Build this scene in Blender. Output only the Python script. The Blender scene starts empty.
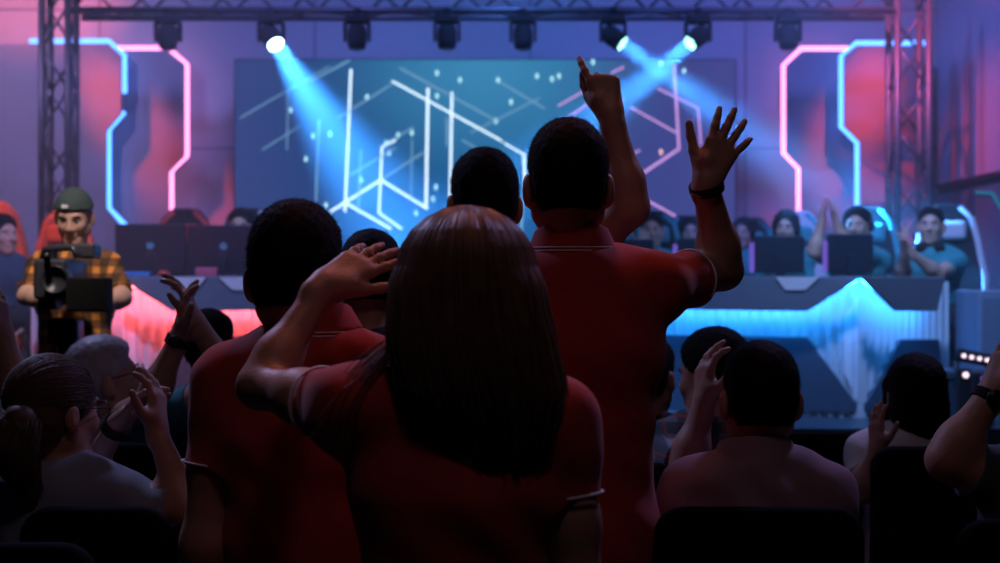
import bpy, math, random
import numpy as np
from mathutils import Vector, Matrix
random.seed(7); RNG = np.random.RandomState(7)
SC = bpy.context.scene; COL = SC.collection
F = 1000*50/36.0; EYE = 1.45
def P(px, py, d): return Vector(((px-500)*d/F, d, EYE+(281.5-py)*d/F))
def V(*a): return Vector(a)

# ---------------------------------------------------------------- materials
def mat(name, col, rough=.6, metal=0., emit=None, es=0., spec=.5, noise=0., nscale=30., bump=0., bscale=60., sheen=0.):
    m = bpy.data.materials.new(name); m.use_nodes = True
    nt = m.node_tree; b = nt.nodes['Principled BSDF']
    b.inputs['Base Color'].default_value = (*col, 1); b.inputs['Roughness'].default_value = rough
    b.inputs['Metallic'].default_value = metal; b.inputs['Specular IOR Level'].default_value = spec
    if sheen: b.inputs['Sheen Weight'].default_value = sheen
    if emit: b.inputs['Emission Color'].default_value = (*emit, 1); b.inputs['Emission Strength'].default_value = es
    tc = nt.nodes.new('ShaderNodeTexCoord')
    if noise:
        n = nt.nodes.new('ShaderNodeTexNoise'); n.inputs['Scale'].default_value = nscale; n.inputs['Detail'].default_value = 4
        nt.links.new(tc.outputs['Object'], n.inputs['Vector'])
        r = nt.nodes.new('ShaderNodeMix'); r.data_type = 'RGBA'
        r.inputs[6].default_value = (*[c*(1-noise) for c in col], 1); r.inputs[7].default_value = (*[min(1, c*(1+noise)) for c in col], 1)
        nt.links.new(n.outputs['Fac'], r.inputs[0]); nt.links.new(r.outputs[2], b.inputs['Base Color'])
    if bump:
        n = nt.nodes.new('ShaderNodeTexNoise'); n.inputs['Scale'].default_value = bscale
        nt.links.new(tc.outputs['Object'], n.inputs['Vector'])
        bp = nt.nodes.new('ShaderNodeBump'); bp.inputs['Strength'].default_value = bump; bp.inputs['Distance'].default_value = .01
        nt.links.new(n.outputs['Fac'], bp.inputs['Height']); nt.links.new(bp.outputs[0], b.inputs['Normal'])
    return m
def emis(name, col, s):
    m = bpy.data.materials.new(name); m.use_nodes = True; nt = m.node_tree
    for n in list(nt.nodes): nt.nodes.remove(n)
    e = nt.nodes.new('ShaderNodeEmission'); o = nt.nodes.new('ShaderNodeOutputMaterial')
    e.inputs[0].default_value = (*col, 1); e.inputs[1].default_value = s; nt.links.new(e.outputs[0], o.inputs[0]); return m
def plaid(name, base, c1, c2, s=14., w=.35):
    m = mat(name, base, .85); nt = m.node_tree; b = nt.nodes['Principled BSDF']
    tc = nt.nodes.new('ShaderNodeTexCoord'); sx = nt.nodes.new('ShaderNodeSeparateXYZ'); nt.links.new(tc.outputs['Object'], sx.inputs[0])
    def band(sock, sc, off, th):
        a = nt.nodes.new('ShaderNodeMath'); a.operation = 'MULTIPLY_ADD'; a.inputs[1].default_value = sc; a.inputs[2].default_value = off
        f = nt.nodes.new('ShaderNodeMath'); f.operation = 'FRACT'; g = nt.nodes.new('ShaderNodeMath'); g.operation = 'LESS_THAN'; g.inputs[1].default_value = th
        nt.links.new(sock, a.inputs[0]); nt.links.new(a.outputs[0], f.inputs[0]); nt.links.new(f.outputs[0], g.inputs[0]); return g.outputs[0]
    last = None
    for sock, sc, off, th, col, fac in ((sx.outputs[0], s, .1, w, c1, .75), (sx.outputs[2], s, .3, w, c1, .75), (sx.outputs[0], s, .6, .08, c2, .8), (sx.outputs[2], s, .8, .08, c2, .8)):
        mx = nt.nodes.new('ShaderNodeMix'); mx.data_type = 'RGBA'; k = nt.nodes.new('ShaderNodeMath'); k.operation = 'MULTIPLY'; k.inputs[1].default_value = fac
        nt.links.new(band(sock, sc, off, th), k.inputs[0]); nt.links.new(k.outputs[0], mx.inputs[0])
        if last is None: mx.inputs[6].default_value = (*base, 1)
        else: nt.links.new(last, mx.inputs[6])
        mx.inputs[7].default_value = (*col, 1); last = mx.outputs[2]
    nt.links.new(last, b.inputs['Base Color']); return m
SKIN = mat('skin', (.48, .27, .19), .5, noise=.08, nscale=20, bump=.08, bscale=200)
SKIN2 = mat('skin_warm', (.42, .21, .14), .5, noise=.08, nscale=20)
SKINL = mat('skin_light', (.6, .38, .29), .5, noise=.06)
REDS = mat('red_polo_fabric', (.44, .028, .026), .85, noise=.1, nscale=400, bump=.15, bscale=500, sheen=.2)
TRIM = mat('white_trim', (.9, .9, .95), .7)
HBLK = mat('hair_black', (.009, .009, .012), .8, spec=.15)
HBRN = mat('hair_brown', (.15, .08, .055), .42, noise=.3, nscale=60)
HBLD = mat('hair_dark_blond', (.11, .068, .045), .55, spec=.4, noise=.3, nscale=60)
HGRY = mat('hair_grey', (.42, .42, .45), .45, noise=.4, nscale=60)
BLK = mat('black_fabric', (.012, .012, .015), .9, noise=.2, nscale=200)
CHAIRM = mat('chair_black', (.010, .012, .016), 1., spec=.05, noise=.2, nscale=300)
DMET = mat('dark_metal', (.03, .03, .035), .4, .8)
TRS = mat('truss_metal', (.10, .10, .12), .45, .6)
NAVY = mat('navy_fabric', (.02, .03, .07), .9)
DENIM = mat('dark_trousers', (.015, .018, .03), .9)
GRYT = mat('grey_tshirt_fabric', (.27, .32, .42), .9, noise=.1, nscale=200)
SLATE = mat('slate_tshirt_fabric', (.05, .08, .10), .9, noise=.1, nscale=200)
TEAL = mat('teal_fabric', (.03, .30, .32), .85)
PINK = mat('pink_shirt_fabric', (.30, .21, .26), .85, noise=.08, nscale=200)
WHT = mat('white_fabric', (.8, .82, .86), .85)
ORG = mat('orange_vinyl', (.9, .11, .02), .5)
REDV = mat('red_vinyl', (.7, .04, .04), .5)
EYEW = mat('eye_white', (.7, .7, .7), .3)
SHOE = mat('shoe_black', (.02, .02, .02), .6)
PLD = plaid('blue_red_plaid', (.18, .24, .30), (.04, .06, .09), (.45, .08, .06), 13)
OPL = plaid('orange_black_plaid', (.65, .25, .04), (.012, .010, .010), (.02, .012, .01), 15, .52)

# ---------------------------------------------------------------- object helpers
def link(name, me, m=None, parent=None, smooth=False):
    o = bpy.data.objects.new(name, me); COL.objects.link(o)
    if m is not None: me.materials.append(m)
    if parent is not None: o.parent = parent
    if smooth: me.shade_smooth()
    return o
def tag(o, label, cat, group=None):
    o['label'] = label; o['category'] = cat
    if group: o['group'] = group
    return o
def thing(name, label, cat, loc=(0, 0, 0), rz=0, group=None):
    o = bpy.data.objects.new(name, None); COL.objects.link(o); o.location = loc; o.rotation_euler = (0, 0, rz); o.empty_display_size = .1
    return tag(o, label, cat, group)
def struct(o): o['kind'] = 'structure'; return o
def copy_tree(o, parent=None):
    c = o.copy(); COL.objects.link(c); c.parent = parent
    for ch in list(o.children): copy_tree(ch, c)
    return c
class MB:
    def __init__(s): s.v = []; s.f = []
    def add(s, vs, fs):
        n = len(s.v); s.v += [tuple(v) for v in vs]; s.f += [tuple(i+n for i in f) for f in fs]; return s
    def box(s, c, d, M=None):
        c = Vector(c); vs = []
        for i in (-1, 1):
            for j in (-1, 1):
                for k in (-1, 1):
                    v = Vector((i*d[0]/2, j*d[1]/2, k*d[2]/2)); vs.append(c+(M @ v if M else v))
        return s.add(vs, [(0, 1, 3, 2), (4, 6, 7, 5), (0, 4, 5, 1), (2, 3, 7, 6), (0, 2, 6, 4), (1, 5, 7, 3)])
    def tube(s, pts, r, n=10, caps=True, rs=None):
        pts = [Vector(p) for p in pts]; vs = []; fs = []; prev = None
        for i, p in enumerate(pts):
            a = (pts[min(i+1, len(pts)-1)]-pts[max(i-1, 0)]).normalized()
            if prev is None: u = a.orthogonal().normalized()
            else: u = (prev-a*prev.dot(a)); u = u.normalized() if u.length > 1e-6 else a.orthogonal().normalized()
            prev = u; w = a.cross(u); rr = rs[i] if rs else r
            for k in range(n):
                t = 2*math.pi*k/n; vs.append(p+(u*math.cos(t)+w*math.sin(t))*rr)
        for i in range(len(pts)-1):
            for k in range(n): fs.append((i*n+k, i*n+(k+1) % n, (i+1)*n+(k+1) % n, (i+1)*n+k))
        if caps: fs += [tuple(range(n-1, -1, -1)), tuple((len(pts)-1)*n+k for k in range(n))]
        return s.add(vs, fs)
    def prism(s, poly, off):
        poly = [Vector(p) for p in poly]; n = len(poly); off = Vector(off)
        return s.add(poly+[p+off for p in poly], [tuple(range(n-1, -1, -1)), tuple(range(n, 2*n))]+[(i, (i+1) % n, n+(i+1) % n, n+i) for i in range(n)])
    def lathe(s, c, prof, n=20, M=None):
        c = Vector(c); vs = []; fs = []
        for r, z in prof:
            for k in range(n):
                t = 2*math.pi*k/n; v = Vector((r*math.cos(t), r*math.sin(t), z)); vs.append(c+(M @ v if M else v))
        m = len(prof)
        for i in range(m-1):
            for k in range(n): fs.append((i*n+k, i*n+(k+1) % n, (i+1)*n+(k+1) % n, (i+1)*n+k))
        fs += [tuple(range(n-1, -1, -1)), tuple((m-1)*n+k for k in range(n))]
        return s.add(vs, fs)
    def build(s, name, m, parent=None, smooth=False, bevel=0.):
        me = bpy.data.meshes.new(name); me.from_pydata(s.v, [], s.f); me.validate(); me.update()
        import bmesh
        b = bmesh.new(); b.from_mesh(me); bmesh.ops.recalc_face_normals(b, faces=b.faces); b.to_mesh(me); b.free()
        o = link(name, me, m, parent, smooth)
        if bevel:
            md = o.modifiers.new('bevel', 'BEVEL'); md.width = bevel; md.segments = 3; md.limit_method = 'ANGLE'; md.angle_limit = math.radians(35)
            me.shade_smooth(); md2 = o.modifiers.new('wn', 'WEIGHTED_NORMAL')
        return o
def rbox(name, c, d, m, parent=None, bevel=.01, M=None): return MB().box(c, d, M).build(name, m, parent, bevel=bevel)

# ---------------------------------------------------------------- implicit surfaces
def A3(v): return np.array([v[0], v[1], v[2]], dtype=np.float32)
def cone(a, b, r1, r2, clip=(), op='u', k=None): return dict(t='c', a=A3(a), b=A3(b), r1=r1, r2=r2, clip=clip, op=op, k=k)
def econe(a, b, ra, rb, u, clip=(), op='u', k=None):   # elliptic: ra=(r along u, r across)
    return dict(t='e', a=A3(a), b=A3(b), ra=ra, rb=rb, u=A3(Vector(u).normalized()), clip=clip, op=op, k=k)
def ell(c, r, M=None, clip=(), op='u', k=None): return dict(t='l', c=A3(c), r=r, M=np.array(M if M else Matrix.Identity(3), dtype=np.float32), clip=clip, op=op, k=k)
def grow(pr, g):
    q = dict(pr)
    if q['t'] == 'c': q['r1'] += g; q['r2'] += g
    elif q['t'] == 'e': q['ra'] = tuple(x+g for x in q['ra']); q['rb'] = tuple(x+g for x in q['rb'])
    else: q['r'] = tuple(x+g for x in q['r'])
    return q
def prim_bounds(p):
    if p['t'] == 'l': R = max(p['r']); return p['c']-R, p['c']+R
    if p['t'] == 'c': r1, r2 = p['r1'], p['r2']
    else: r1, r2 = max(p['ra']), max(p['rb'])
    return np.minimum(p['a']-r1, p['b']-r2), np.maximum(p['a']+r1, p['b']+r2)
def prim_dist(p, X, Y, Z):
    if p['t'] == 'l':
        M = p['M']; x = X-p['c'][0]; y = Y-p['c'][1]; z = Z-p['c'][2]
        l = [(M[0, i]*x+M[1, i]*y+M[2, i]*z) for i in range(3)]; r = p['r']
        k0 = np.sqrt((l[0]/r[0])**2+(l[1]/r[1])**2+(l[2]/r[2])**2); L = np.sqrt(l[0]**2+l[1]**2+l[2]**2)
        d = L*(1-1/np.maximum(k0, 1e-3))
    else:
        ab = p['b']-p['a']; L2 = float(ab@ab)+1e-9
        x = X-p['a'][0]; y = Y-p['a'][1]; z = Z-p['a'][2]
        t = np.clip((x*ab[0]+y*ab[1]+z*ab[2])/L2, 0, 1)
        x = x-t*ab[0]; y = y-t*ab[1]; z = z-t*ab[2]
        if p['t'] == 'c': d = np.sqrt(x*x+y*y+z*z)-(p['r1']+(p['r2']-p['r1'])*t)
        else:
            u = p['u']; ru = p['ra'][0]+(p['rb'][0]-p['ra'][0])*t; rw = p['ra'][1]+(p['rb'][1]-p['ra'][1])*t
            du = x*u[0]+y*u[1]+z*u[2]; n2 = x*x+y*y+z*z; q = np.sqrt(du*du/ru**2+np.maximum(n2-du*du, 0)/rw**2)
            d = np.sqrt(n2)*(1-1/np.maximum(q, 1e-3))
    for (c, n) in p['clip']:
        d = np.maximum(d, (X-c[0])*n[0]+(Y-c[1])*n[1]+(Z-c[2])*n[2])
    return d
def sdf_mesh(name, prims, h, m, parent=None, k=.02, noise=None, clips=(), spikes=None, origin=None, spike_mat=None):
    B = [prim_bounds(p) for p in prims if p['op'] == 'u']
    lo = np.min([b[0] for b in B], 0)-4*h-.02; hi = np.max([b[1] for b in B], 0)+4*h+.02
    n = np.ceil((hi-lo)/h).astype(int)+1
    ax = [lo[i]+h*np.arange(n[i], dtype=np.float32) for i in range(3)]
    f = np.full(n, .5, dtype=np.float32)
    for p in prims:
        kk = p['k'] or k; b0, b1 = prim_bounds(p); mg = kk+3*h
        i0 = np.maximum(np.floor((b0-mg-lo)/h).astype(int), 0); i1 = np.minimum(np.ceil((b1+mg-lo)/h).astype(int)+1, n)
        if np.any(i1 <= i0): continue
        s = tuple(slice(i0[i], i1[i]) for i in range(3))
        X, Y, Z = np.meshgrid(*[ax[i][s[i]] for i in range(3)], indexing='ij', sparse=True)
        d = prim_dist(p, X, Y, Z).astype(np.float32); a = f[s]
        if p['op'] == 'u':
            t = np.clip(.5+.5*(a-d)/kk, 0, 1); f[s] = a+(d-a)*t-kk*t*(1-t)
        else:
            d = -d; t = np.clip(.5-.5*(a-d)/kk, 0, 1); f[s] = a+(d-a)*t+kk*t*(1-t)
    if noise or clips:
        X, Y, Z = np.meshgrid(*ax, indexing='ij', sparse=True)
        if noise: f += noise(X, Y, Z).astype(np.float32)
        for (c, nn) in clips: f = np.maximum(f, ((X-c[0])*nn[0]+(Y-c[1])*nn[1]+(Z-c[2])*nn[2]).astype(np.float32))
    f[0] = f[-1] = .5; f[:, 0] = f[:, -1] = .5; f[:, :, 0] = f[:, :, -1] = .5
    s = f < 0
    c = s[:-1, :-1, :-1].astype(np.int8)
    for o in ((1,0,0),(0,1,0),(0,0,1),(1,1,0),(1,0,1),(0,1,1),(1,1,1)):
        c = c + s[o[0]:n[0]-1+o[0], o[1]:n[1]-1+o[1], o[2]:n[2]-1+o[2]]
    I, J, K = np.nonzero((c > 0) & (c < 8))
    idx = np.full(n-1, -1, dtype=np.int32); idx[I, J, K] = np.arange(len(I))
    offs = [(i, j, l) for i in (0, 1) for j in (0, 1) for l in (0, 1)]
    val = {o: f[I+o[0], J+o[1], K+o[2]] for o in offs}
    acc = np.zeros((len(I), 3)); cnt = np.zeros(len(I))
    for a in offs:
        for d in range(3):
            if a[d] == 0:
                b = list(a); b[d] = 1; b = tuple(b); va, vb = val[a], val[b]; cr = (va < 0) != (vb < 0)
                t = np.where(cr, va/np.where(cr, va-vb, 1), 0)
                for e in range(3): acc[:, e] += np.where(cr, a[e]+(t if e == d else 0), 0)
                cnt += cr
    pos = lo+h*(np.stack([I, J, K], 1)+acc/cnt[:, None])
    quads = []
    for d in range(3):
        e = [0, 0, 0]; e[d] = 1
        A = s[:n[0]-e[0], :n[1]-e[1], :n[2]-e[2]]; Bq = s[e[0]:, e[1]:, e[2]:]
        G = np.nonzero(A != Bq); G = [g.copy() for g in G]; flip = ~A[G[0], G[1], G[2]]
        o1, o2 = (d+1) % 3, (d+2) % 3
        def cell(a, b):
            q = [g.copy() for g in G]; q[o1] -= a; q[o2] -= b; return idx[q[0], q[1], q[2]]
        q = np.stack([cell(0, 0), cell(1, 0), cell(1, 1), cell(0, 1)], 1)
        q[flip] = q[flip][:, ::-1]; quads.append(q)
    q = np.concatenate(quads); q = q[(q >= 0).all(1)]
    if spikes:
        nspk, ln, rad, bias = spikes
        v = pos[q]; nrm = np.cross(v[:, 2]-v[:, 0], v[:, 3]-v[:, 1]); nrm /= np.linalg.norm(nrm, axis=1)[:, None]+1e-9
        pick = RNG.choice(len(q), min(nspk, len(q)), replace=False); cc = v[pick].mean(1); nn = nrm[pick]
        dirn = nn*.55+np.array(bias)+RNG.normal(0, .22, nn.shape); dirn /= np.linalg.norm(dirn, axis=1)[:, None]
        t1 = np.cross(dirn, RNG.normal(0, 1, nn.shape)); t1 /= np.linalg.norm(t1, axis=1)[:, None]; t2 = np.cross(dirn, t1)
        L = ln*RNG.uniform(.5, 1.3, (len(pick), 1)); base = cc-nn*.002
        sv = np.stack([base+t1*rad, base-t1*rad*.5+t2*rad*.87, base-t1*rad*.5-t2*rad*.87, base+dirn*L], 1).reshape(-1, 3)
        b0 = len(pos)+4*np.arange(len(pick)); tri = np.concatenate([np.stack([b0, b0+1, b0+3], 1), np.stack([b0+1, b0+2, b0+3], 1), np.stack([b0+2, b0, b0+3], 1)])
        pos = np.concatenate([pos, sv])
    else: tri = np.zeros((0, 3), int)
    if origin is not None: pos = pos-np.array(origin)
    me = bpy.data.meshes.new(name)
    me.vertices.add(len(pos)); me.vertices.foreach_set('co', pos.astype(np.float32).ravel())
    me.loops.add(len(q)*4+len(tri)*3); me.loops.foreach_set('vertex_index', np.concatenate([q.ravel(), tri.ravel()]).astype(np.int32))
    me.polygons.add(len(q)+len(tri))
    me.polygons.foreach_set('loop_start', np.concatenate([np.arange(len(q))*4, len(q)*4+np.arange(len(tri))*3]).astype(np.int32))
    me.update(calc_edges=True); me.validate()
    return link(name, me, m, parent, True)
# ---------------------------------------------------------------- people
def rotm(yaw, pitch=0., roll=0.):
    return (Matrix.Rotation(-math.radians(yaw), 3, 'Z') @ Matrix.Rotation(-math.radians(pitch), 3, 'X') @ Matrix.Rotation(math.radians(roll), 3, 'Y'))
def hand_prims(W, f, n, side, s=1., curl=(12, 12, 12, 12), spread=(8, 2, -4, -11), thumb=(50, 15), tcurl=10):
    f = Vector(f).normalized(); n = Vector(n); n = (n-f*n.dot(f)).normalized()
    t = f.cross(n) if side == 'R' else n.cross(f)
    W = Vector(W); pr = []; lat = (.029, .010, -.010, -.028); ln = (.074, .082, .077, .060); kn = (.090, .093, .088, .080)
    pr.append(cone(W-f*.02*s, W+f*.012*s, .024*s, .022*s, k=.02))
    for i in range(4):
        k0 = W+(f*kn[i]+t*lat[i])*s
        pr.append(cone(W+(f*.012+t*lat[i]*.55)*s, k0, .0150*s, .0115*s, k=.016))
        a = math.radians(spread[i]); d = f*math.cos(a)+t*math.sin(a); p = k0; c = 0.; r = (.0098, .0098, .0092, .0082)[i]*s
        for j, (q, cf) in enumerate(((.45, 1.), (.30, 1.35), (.25, .8))):
            c += math.radians(curl[i])*cf; e = p+(d*math.cos(c)+n*math.sin(c))*ln[i]*q*s
            pr.append(cone(p, e, r*(1-.07*j), r*(.94-.09*j), k=.005)); p = e
    a, b = math.radians(thumb[0]), math.radians(thumb[1])
    p = W+(f*.022+t*.022+n*.006)*s; c = 0
    for j, (L, r) in enumerate(((.046, .0150), (.032, .0115), (.028, .0102))):
        aa = a-c; d = f*math.cos(aa)+t*math.sin(aa)*math.cos(b)+n*math.sin(b)*math.sin(aa); e = p+d.normalized()*L*s
        pr.append(cone(p, e, r*s, r*.86*s, k=.012 if j == 0 else .005)); p = e; c += math.radians(tcurl)
    pr.append(ell(W+(f*.045+t*.022+n*.008)*s, (.02*s, .03*s, .02*s), k=.015))
    return pr
def head_prims(H, M, s=1., female=False, detail=True):
    g = lambda x, y, z: H+M @ (Vector((x, y, z))*s)
    E = lambda c, r, **kw: ell(g(*c), tuple(q*s for q in r), M, **kw)
    C = lambda a, b, r1, r2, **kw: cone(g(*a), g(*b), r1*s, r2*s, **kw)
    jw = .9 if female else 1.
    pr = [E((0, -.014, .035), (.076, .097, .088)), E((0, .028, -.025), (.063, .066, .085), k=.03), E((0, .055, -.095), (.026*jw, .024, .020), k=.03)]
    for x in (-1, 1):
        pr += [C((x*.052*jw, .0, -.055), (x*.012, .060, -.096), .020, .018, k=.03), E((x*.036, .066, -.024), (.022, .02, .022), k=.02)]
    if detail:
        pr += [C((0, .090, .012), (0, .112, -.026), .0075, .0115, k=.012), C((-.013, .098, -.034), (.013, .098, -.034), .0085, .0085, k=.008),
               C((-.036, .080, .026), (.036, .080, .026), .009, .009, k=.015)]
        pr += [E((x*.031, .104, .006), (.017, .020, .012), op='s', k=.012) for x in (-1, 1)]
        pr += [C((-.020, .090, -.057), (.020, .090, -.057), .0065, .0065, k=.006), C((-.017, .089, -.068), (.017, .089, -.068), .0075, .0075, k=.006),
               C((-.022, .100, -.0625), (.022, .100, -.0625), .0022, .0022, op='s', k=.005)]
    for x in (-1, 1):
        pr += [E((x*.081, -.014, -.008), (.012, .019, .032), k=.008), E((x*.077, -.008, -.032), (.010, .011, .013), k=.008), E((x*.094, -.004, -.006), (.007, .009, .018), op='s', k=.006)]
    return pr
def resolve(v):
    return P(*v) if isinstance(v, tuple) else Vector(v)
def person(label, top, hy=0, hp=0, hr=0, by=0, s=1., female=False, ground=0., seated=False, arms=None, neck=None, lean=(0, 0), bulk=1.,
           skin=None, shirt=None, polo=False, sleeve=.6, pants=None, hair=('short', HBLK), h=.006, face=False, hipoff=None, width=1., group=None, eyes=True, sh=None, wrinkle=.0025, long_sleeve=False):
    skin = skin or SKIN; shirt = shirt or BLK; pants = pants or DENIM; arms = arms or {}
    T = resolve(top); M = rotm(hy, hp, hr)
    H = T-Vector((0, 0, .123*s))-(M @ Vector((0, 0, .0)))
    byr = math.radians(by); Fd = Vector((math.sin(byr), math.cos(byr), 0)); R = Vector((math.cos(byr), -math.sin(byr), 0)); U = Vector((0, 0, 1))
    NB = resolve(neck) if neck else H-U*.150*s-Fd*.022*s
    hw = (.142 if female else .152)*s*bulk*width
    if seated: Z = ground+.56
    else: Z = ground+.53*(T.z-ground)
    pel = Vector((NB.x, NB.y, Z))-Fd*(.0)+Vector((lean[0], lean[1], 0))
    root = thing('person', label, 'person', (pel.x, pel.y, ground), 0, group); O = Vector((pel.x, pel.y, ground))
    b = s*bulk
    waist = pel.lerp(NB, .34); chest = pel.lerp(NB, .66); uch = pel.lerp(NB, .86)
    if female: W = ((.168, .115), (.122, .092), (.142, .105), (.125, .082))
    else: W = ((.155, .112), (.142, .102), (.168, .118), (.150, .092))
    W = [(x*b*width, y*b) for x, y in W]
    torso = [econe(pel-U*.02, waist, W[0], W[1], R, k=.05), econe(waist, chest, W[1], W[2], R, k=.05), econe(chest, uch, W[2], W[3], R, k=.05)]
    S = {}
    for sd, sg in (('L', -1), ('R', 1)):
        S[sd] = NB+R*sg*hw-U*.082*s-Fd*.005
        if sh and sd in sh: S[sd] = resolve(sh[sd])
        tr = .040 if female else .048
        torso += [cone(NB-U*.052*s, S[sd]+U*.006-R*sg*.02, tr*.92*b, .042*b, k=.05), cone(uch, S[sd], .07*b, .052*b, k=.05)]
        if female: torso.append(ell(chest+R*sg*.07*s+Fd*.085*s+U*.0, (.058*s, .05*s, .055*s), k=.05))
    if seated:
        legs_top = Z-.0
    body = list(torso)+[cone(NB-U*.04, H+M @ Vector((0, -.018, -.05))*s, (.056 if not female else .046)*s, (.052 if not female else .043)*s, k=.03)]
    body += head_prims(H, M, s, female, True)
    slv = []; trims = []; wr = {}
    ar = .84 if female else 1.
    for sd, sg in (('L', -1), ('R', 1)):
        a = arms.get(sd)
        if a is None:
            e = S[sd]-U*.275*s+R*sg*.038-Fd*.02; w = e-U*.235*s+Fd*.06+R*sg*.01
            if seated: e = S[sd]-U*.25*s+R*sg*.04+Fd*.07; w = e+Fd*.22-U*.07-R*sg*.06
            a = dict(e=e, w=w, f=(w-e), n=-R*sg if not seated else -U, curl=(25, 28, 30, 32))
        e, w = resolve(a['e']), resolve(a['w']); wr[sd] = (e, w)
        m1 = e.lerp(w, .28)
        body += [cone(S[sd], S[sd].lerp(e, .5), .053*b*ar, .047*b*ar, k=.03), cone(S[sd].lerp(e, .5), e, .047*b*ar, .039*b*ar, k=.03),
                 cone(e, m1, .038*b*ar, .0415*b*ar, k=.03), cone(m1, w, .0415*b*ar, .0265*s*ar, k=.03)]
        kw = {q: a[q] for q in ('curl', 'spread', 'thumb', 'tcurl') if q in a}
        body += hand_prims(w, a.get('f', w-e), a.get('n', Fd), sd, s*(.92 if female else 1.)*a.get('hs', 1.), **kw)
        fr = a.get('sleeve', sleeve); end = S[sd].lerp(e, fr); dr = (e-S[sd]).normalized(); r1 = (.057 if not female else .051)*b; r2 = (.059 if not female else .052)*b
        if long_sleeve:
            slv += [cone(S[sd], e, r1, .050*b, k=.03), cone(e, e.lerp(w, .93), .050*b, .036*b, k=.03, clip=[(A3(e.lerp(w, .92)), A3((w-e).normalized()))])]
        else: slv.append(cone(S[sd], S[sd]+dr*((end-S[sd]).length+.05), r1, r2, clip=[(A3(end), A3(dr))], k=.03))
        trims.append((end, dr, r2+.002))
    hip = [pel+R*sg*.085*s for sg in (-1, 1)]; legs = []; feet = []
    for i, sg in enumerate((-1, 1)):
        hp_ = hip[i]-U*.03
        if seated:
            kn = Vector((hp_.x, hp_.y, 0))+Fd*.42*s+R*sg*.05; kn.z = ground+.50; an = Vector((kn.x, kn.y, ground+.085))-Fd*.03
        else:
            kn = hp_.copy(); kn.z = ground+.285*(T.z-ground); kn += Fd*.01+R*sg*.015; an = kn.copy(); an.z = ground+.085; an += R*sg*.01-Fd*.02
        legs += [cone(hp_, kn, .083*b, .056*b, k=.04), cone(kn, kn.lerp(an, .3), .055*b, .054*b, k=.03), cone(kn.lerp(an, .3), an, .054*b, .036*b, k=.03)]
        feet.append((an, an+Fd*.13*s-U*.05))
        body_f = cone(an-U*.03, an+Fd*.13*s-U*.055, .034, .024, k=.02); legs.append(body_f)
    body += legs
    sdf_mesh('body', body, h, skin, root, k=.02, origin=O)
    # shirt
    ph = RNG.uniform(0, 6, 6)
    def wrk(X, Y, Z):
        return wrinkle*(np.sin(X*37+np.sin(Z*23+ph[0])*1.5+ph[1])*np.sin(Z*31+X*14+Y*21+ph[2])+.6*np.sin(Z*58+X*33+ph[3]+2*np.sin(X*19+ph[4])))
    hem = pel.z-(.07 if not seated else .02)
    lowr = [econe(pel+U*.0, pel-U*.12, (W[0][0]+.016, W[0][1]+.016), (W[0][0]+.020, W[0][1]+.022), R, k=.05)] if not seated else []
    sp = [grow(p, .012) for p in torso]+slv+lowr
    so = sdf_mesh('polo_shirt' if polo else 'shirt', sp, max(h, .005), shirt, root, k=.03, origin=O, noise=wrk, clips=[((0, 0, hem), (0, 0, -1))])
    if polo:
        nd = (H-NB).normalized(); nd = (nd*.6+U*.4).normalized(); c0 = NB+U*.006-nd*.006
        m_ = [econe(c0, c0+nd*.052*s, (.094*s, .078*s), (.072*s, .064*s), R)]
        tilt = (nd+Fd*-.25).normalized()
        top_c = c0+nd*.048*s
        co = sdf_mesh('collar', m_, .004, shirt, root, origin=O, clips=[(A3(top_c), A3((nd+Fd*.25).normalized())), (A3(c0+nd*.004), A3(-nd))])
        for dz in (.006, .0125):
            cc = c0+nd*dz*s; t_ = dz/.052; ra = (.094-.022*t_)*s+.0012; rb = (.078-.014*t_)*s+.0012
            u = R; v = nd.cross(u).normalized(); pts = [cc-O+u*math.cos(q)*ra+v*math.sin(q)*rb for q in np.linspace(0, 2*math.pi, 49)]
            MB().tube(pts, .0014, 6, False).build('collar_trim', TRIM, so, True)
        for (end, dr, r) in trims:
            u = dr.orthogonal().normalized(); v = dr.cross(u)
            for q_, in ((-.004,), ):
                pts = [end-O+dr*q_+(u*math.cos(q)+v*math.sin(q))*r for q in np.linspace(0, 2*math.pi, 41)]
                MB().tube(pts, .0022, 6, False).build('sleeve_trim', TRIM, so, True)
    # trousers + shoes
    if seated: tp = [grow(p, .012) for p in legs if True]; tp = tp[:]
    tr_ = [econe(pel+U*.05, pel-U*.04, (W[0][0]+.008, W[0][1]+.008), (W[0][0]+.010, W[0][1]+.01), R, k=.05)]
    for i in range(2):
        a, b_, c = legs[4*i], legs[4*i+1], legs[4*i+2]
        tr_ += [grow(a, .012), grow(b_, .014), grow(c, .020)]
    sdf_mesh('trousers', tr_, max(.008, h), pants, root, k=.03, origin=O, noise=wrk, clips=[((0, 0, ground+.05), (0, 0, -1)), ((0, 0, pel.z+.06), (0, 0, 1))])
    for (an, toe) in feet:
        sdf_mesh('shoe', [cone(an-U*.025-Fd*.03, an-U*.02, .042, .044), econe(an-U*.045, toe+U*.005, (.044, .042), (.044, .032), R), ], .007, SHOE, root, k=.03, origin=O, clips=[((0, 0, ground+.002), (0, 0, -1))])
    # hair
    st, hm = hair[0], hair[1]; g = lambda x, y, z: H+M @ (Vector((x, y, z))*s)
    E = lambda c, r, **kw: ell(g(*c), tuple(q*s for q in r), M, **kw)
    fN = lambda am, fr: (lambda X, Y, Z: am*(np.sin(X*fr+ph[0]+np.sin(Z*fr*.7))*np.sin(Y*fr*1.1+ph[1])*np.sin(Z*fr*.9+ph[2])))
    ears = [E((x*.090, -.006, -.012), (.024, .026, .044), op='s', k=.01) for x in (-1, 1)]
    facecut = [E((0, .108, -.012), (.082, .072, .098), op='s', k=.012)]
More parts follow.
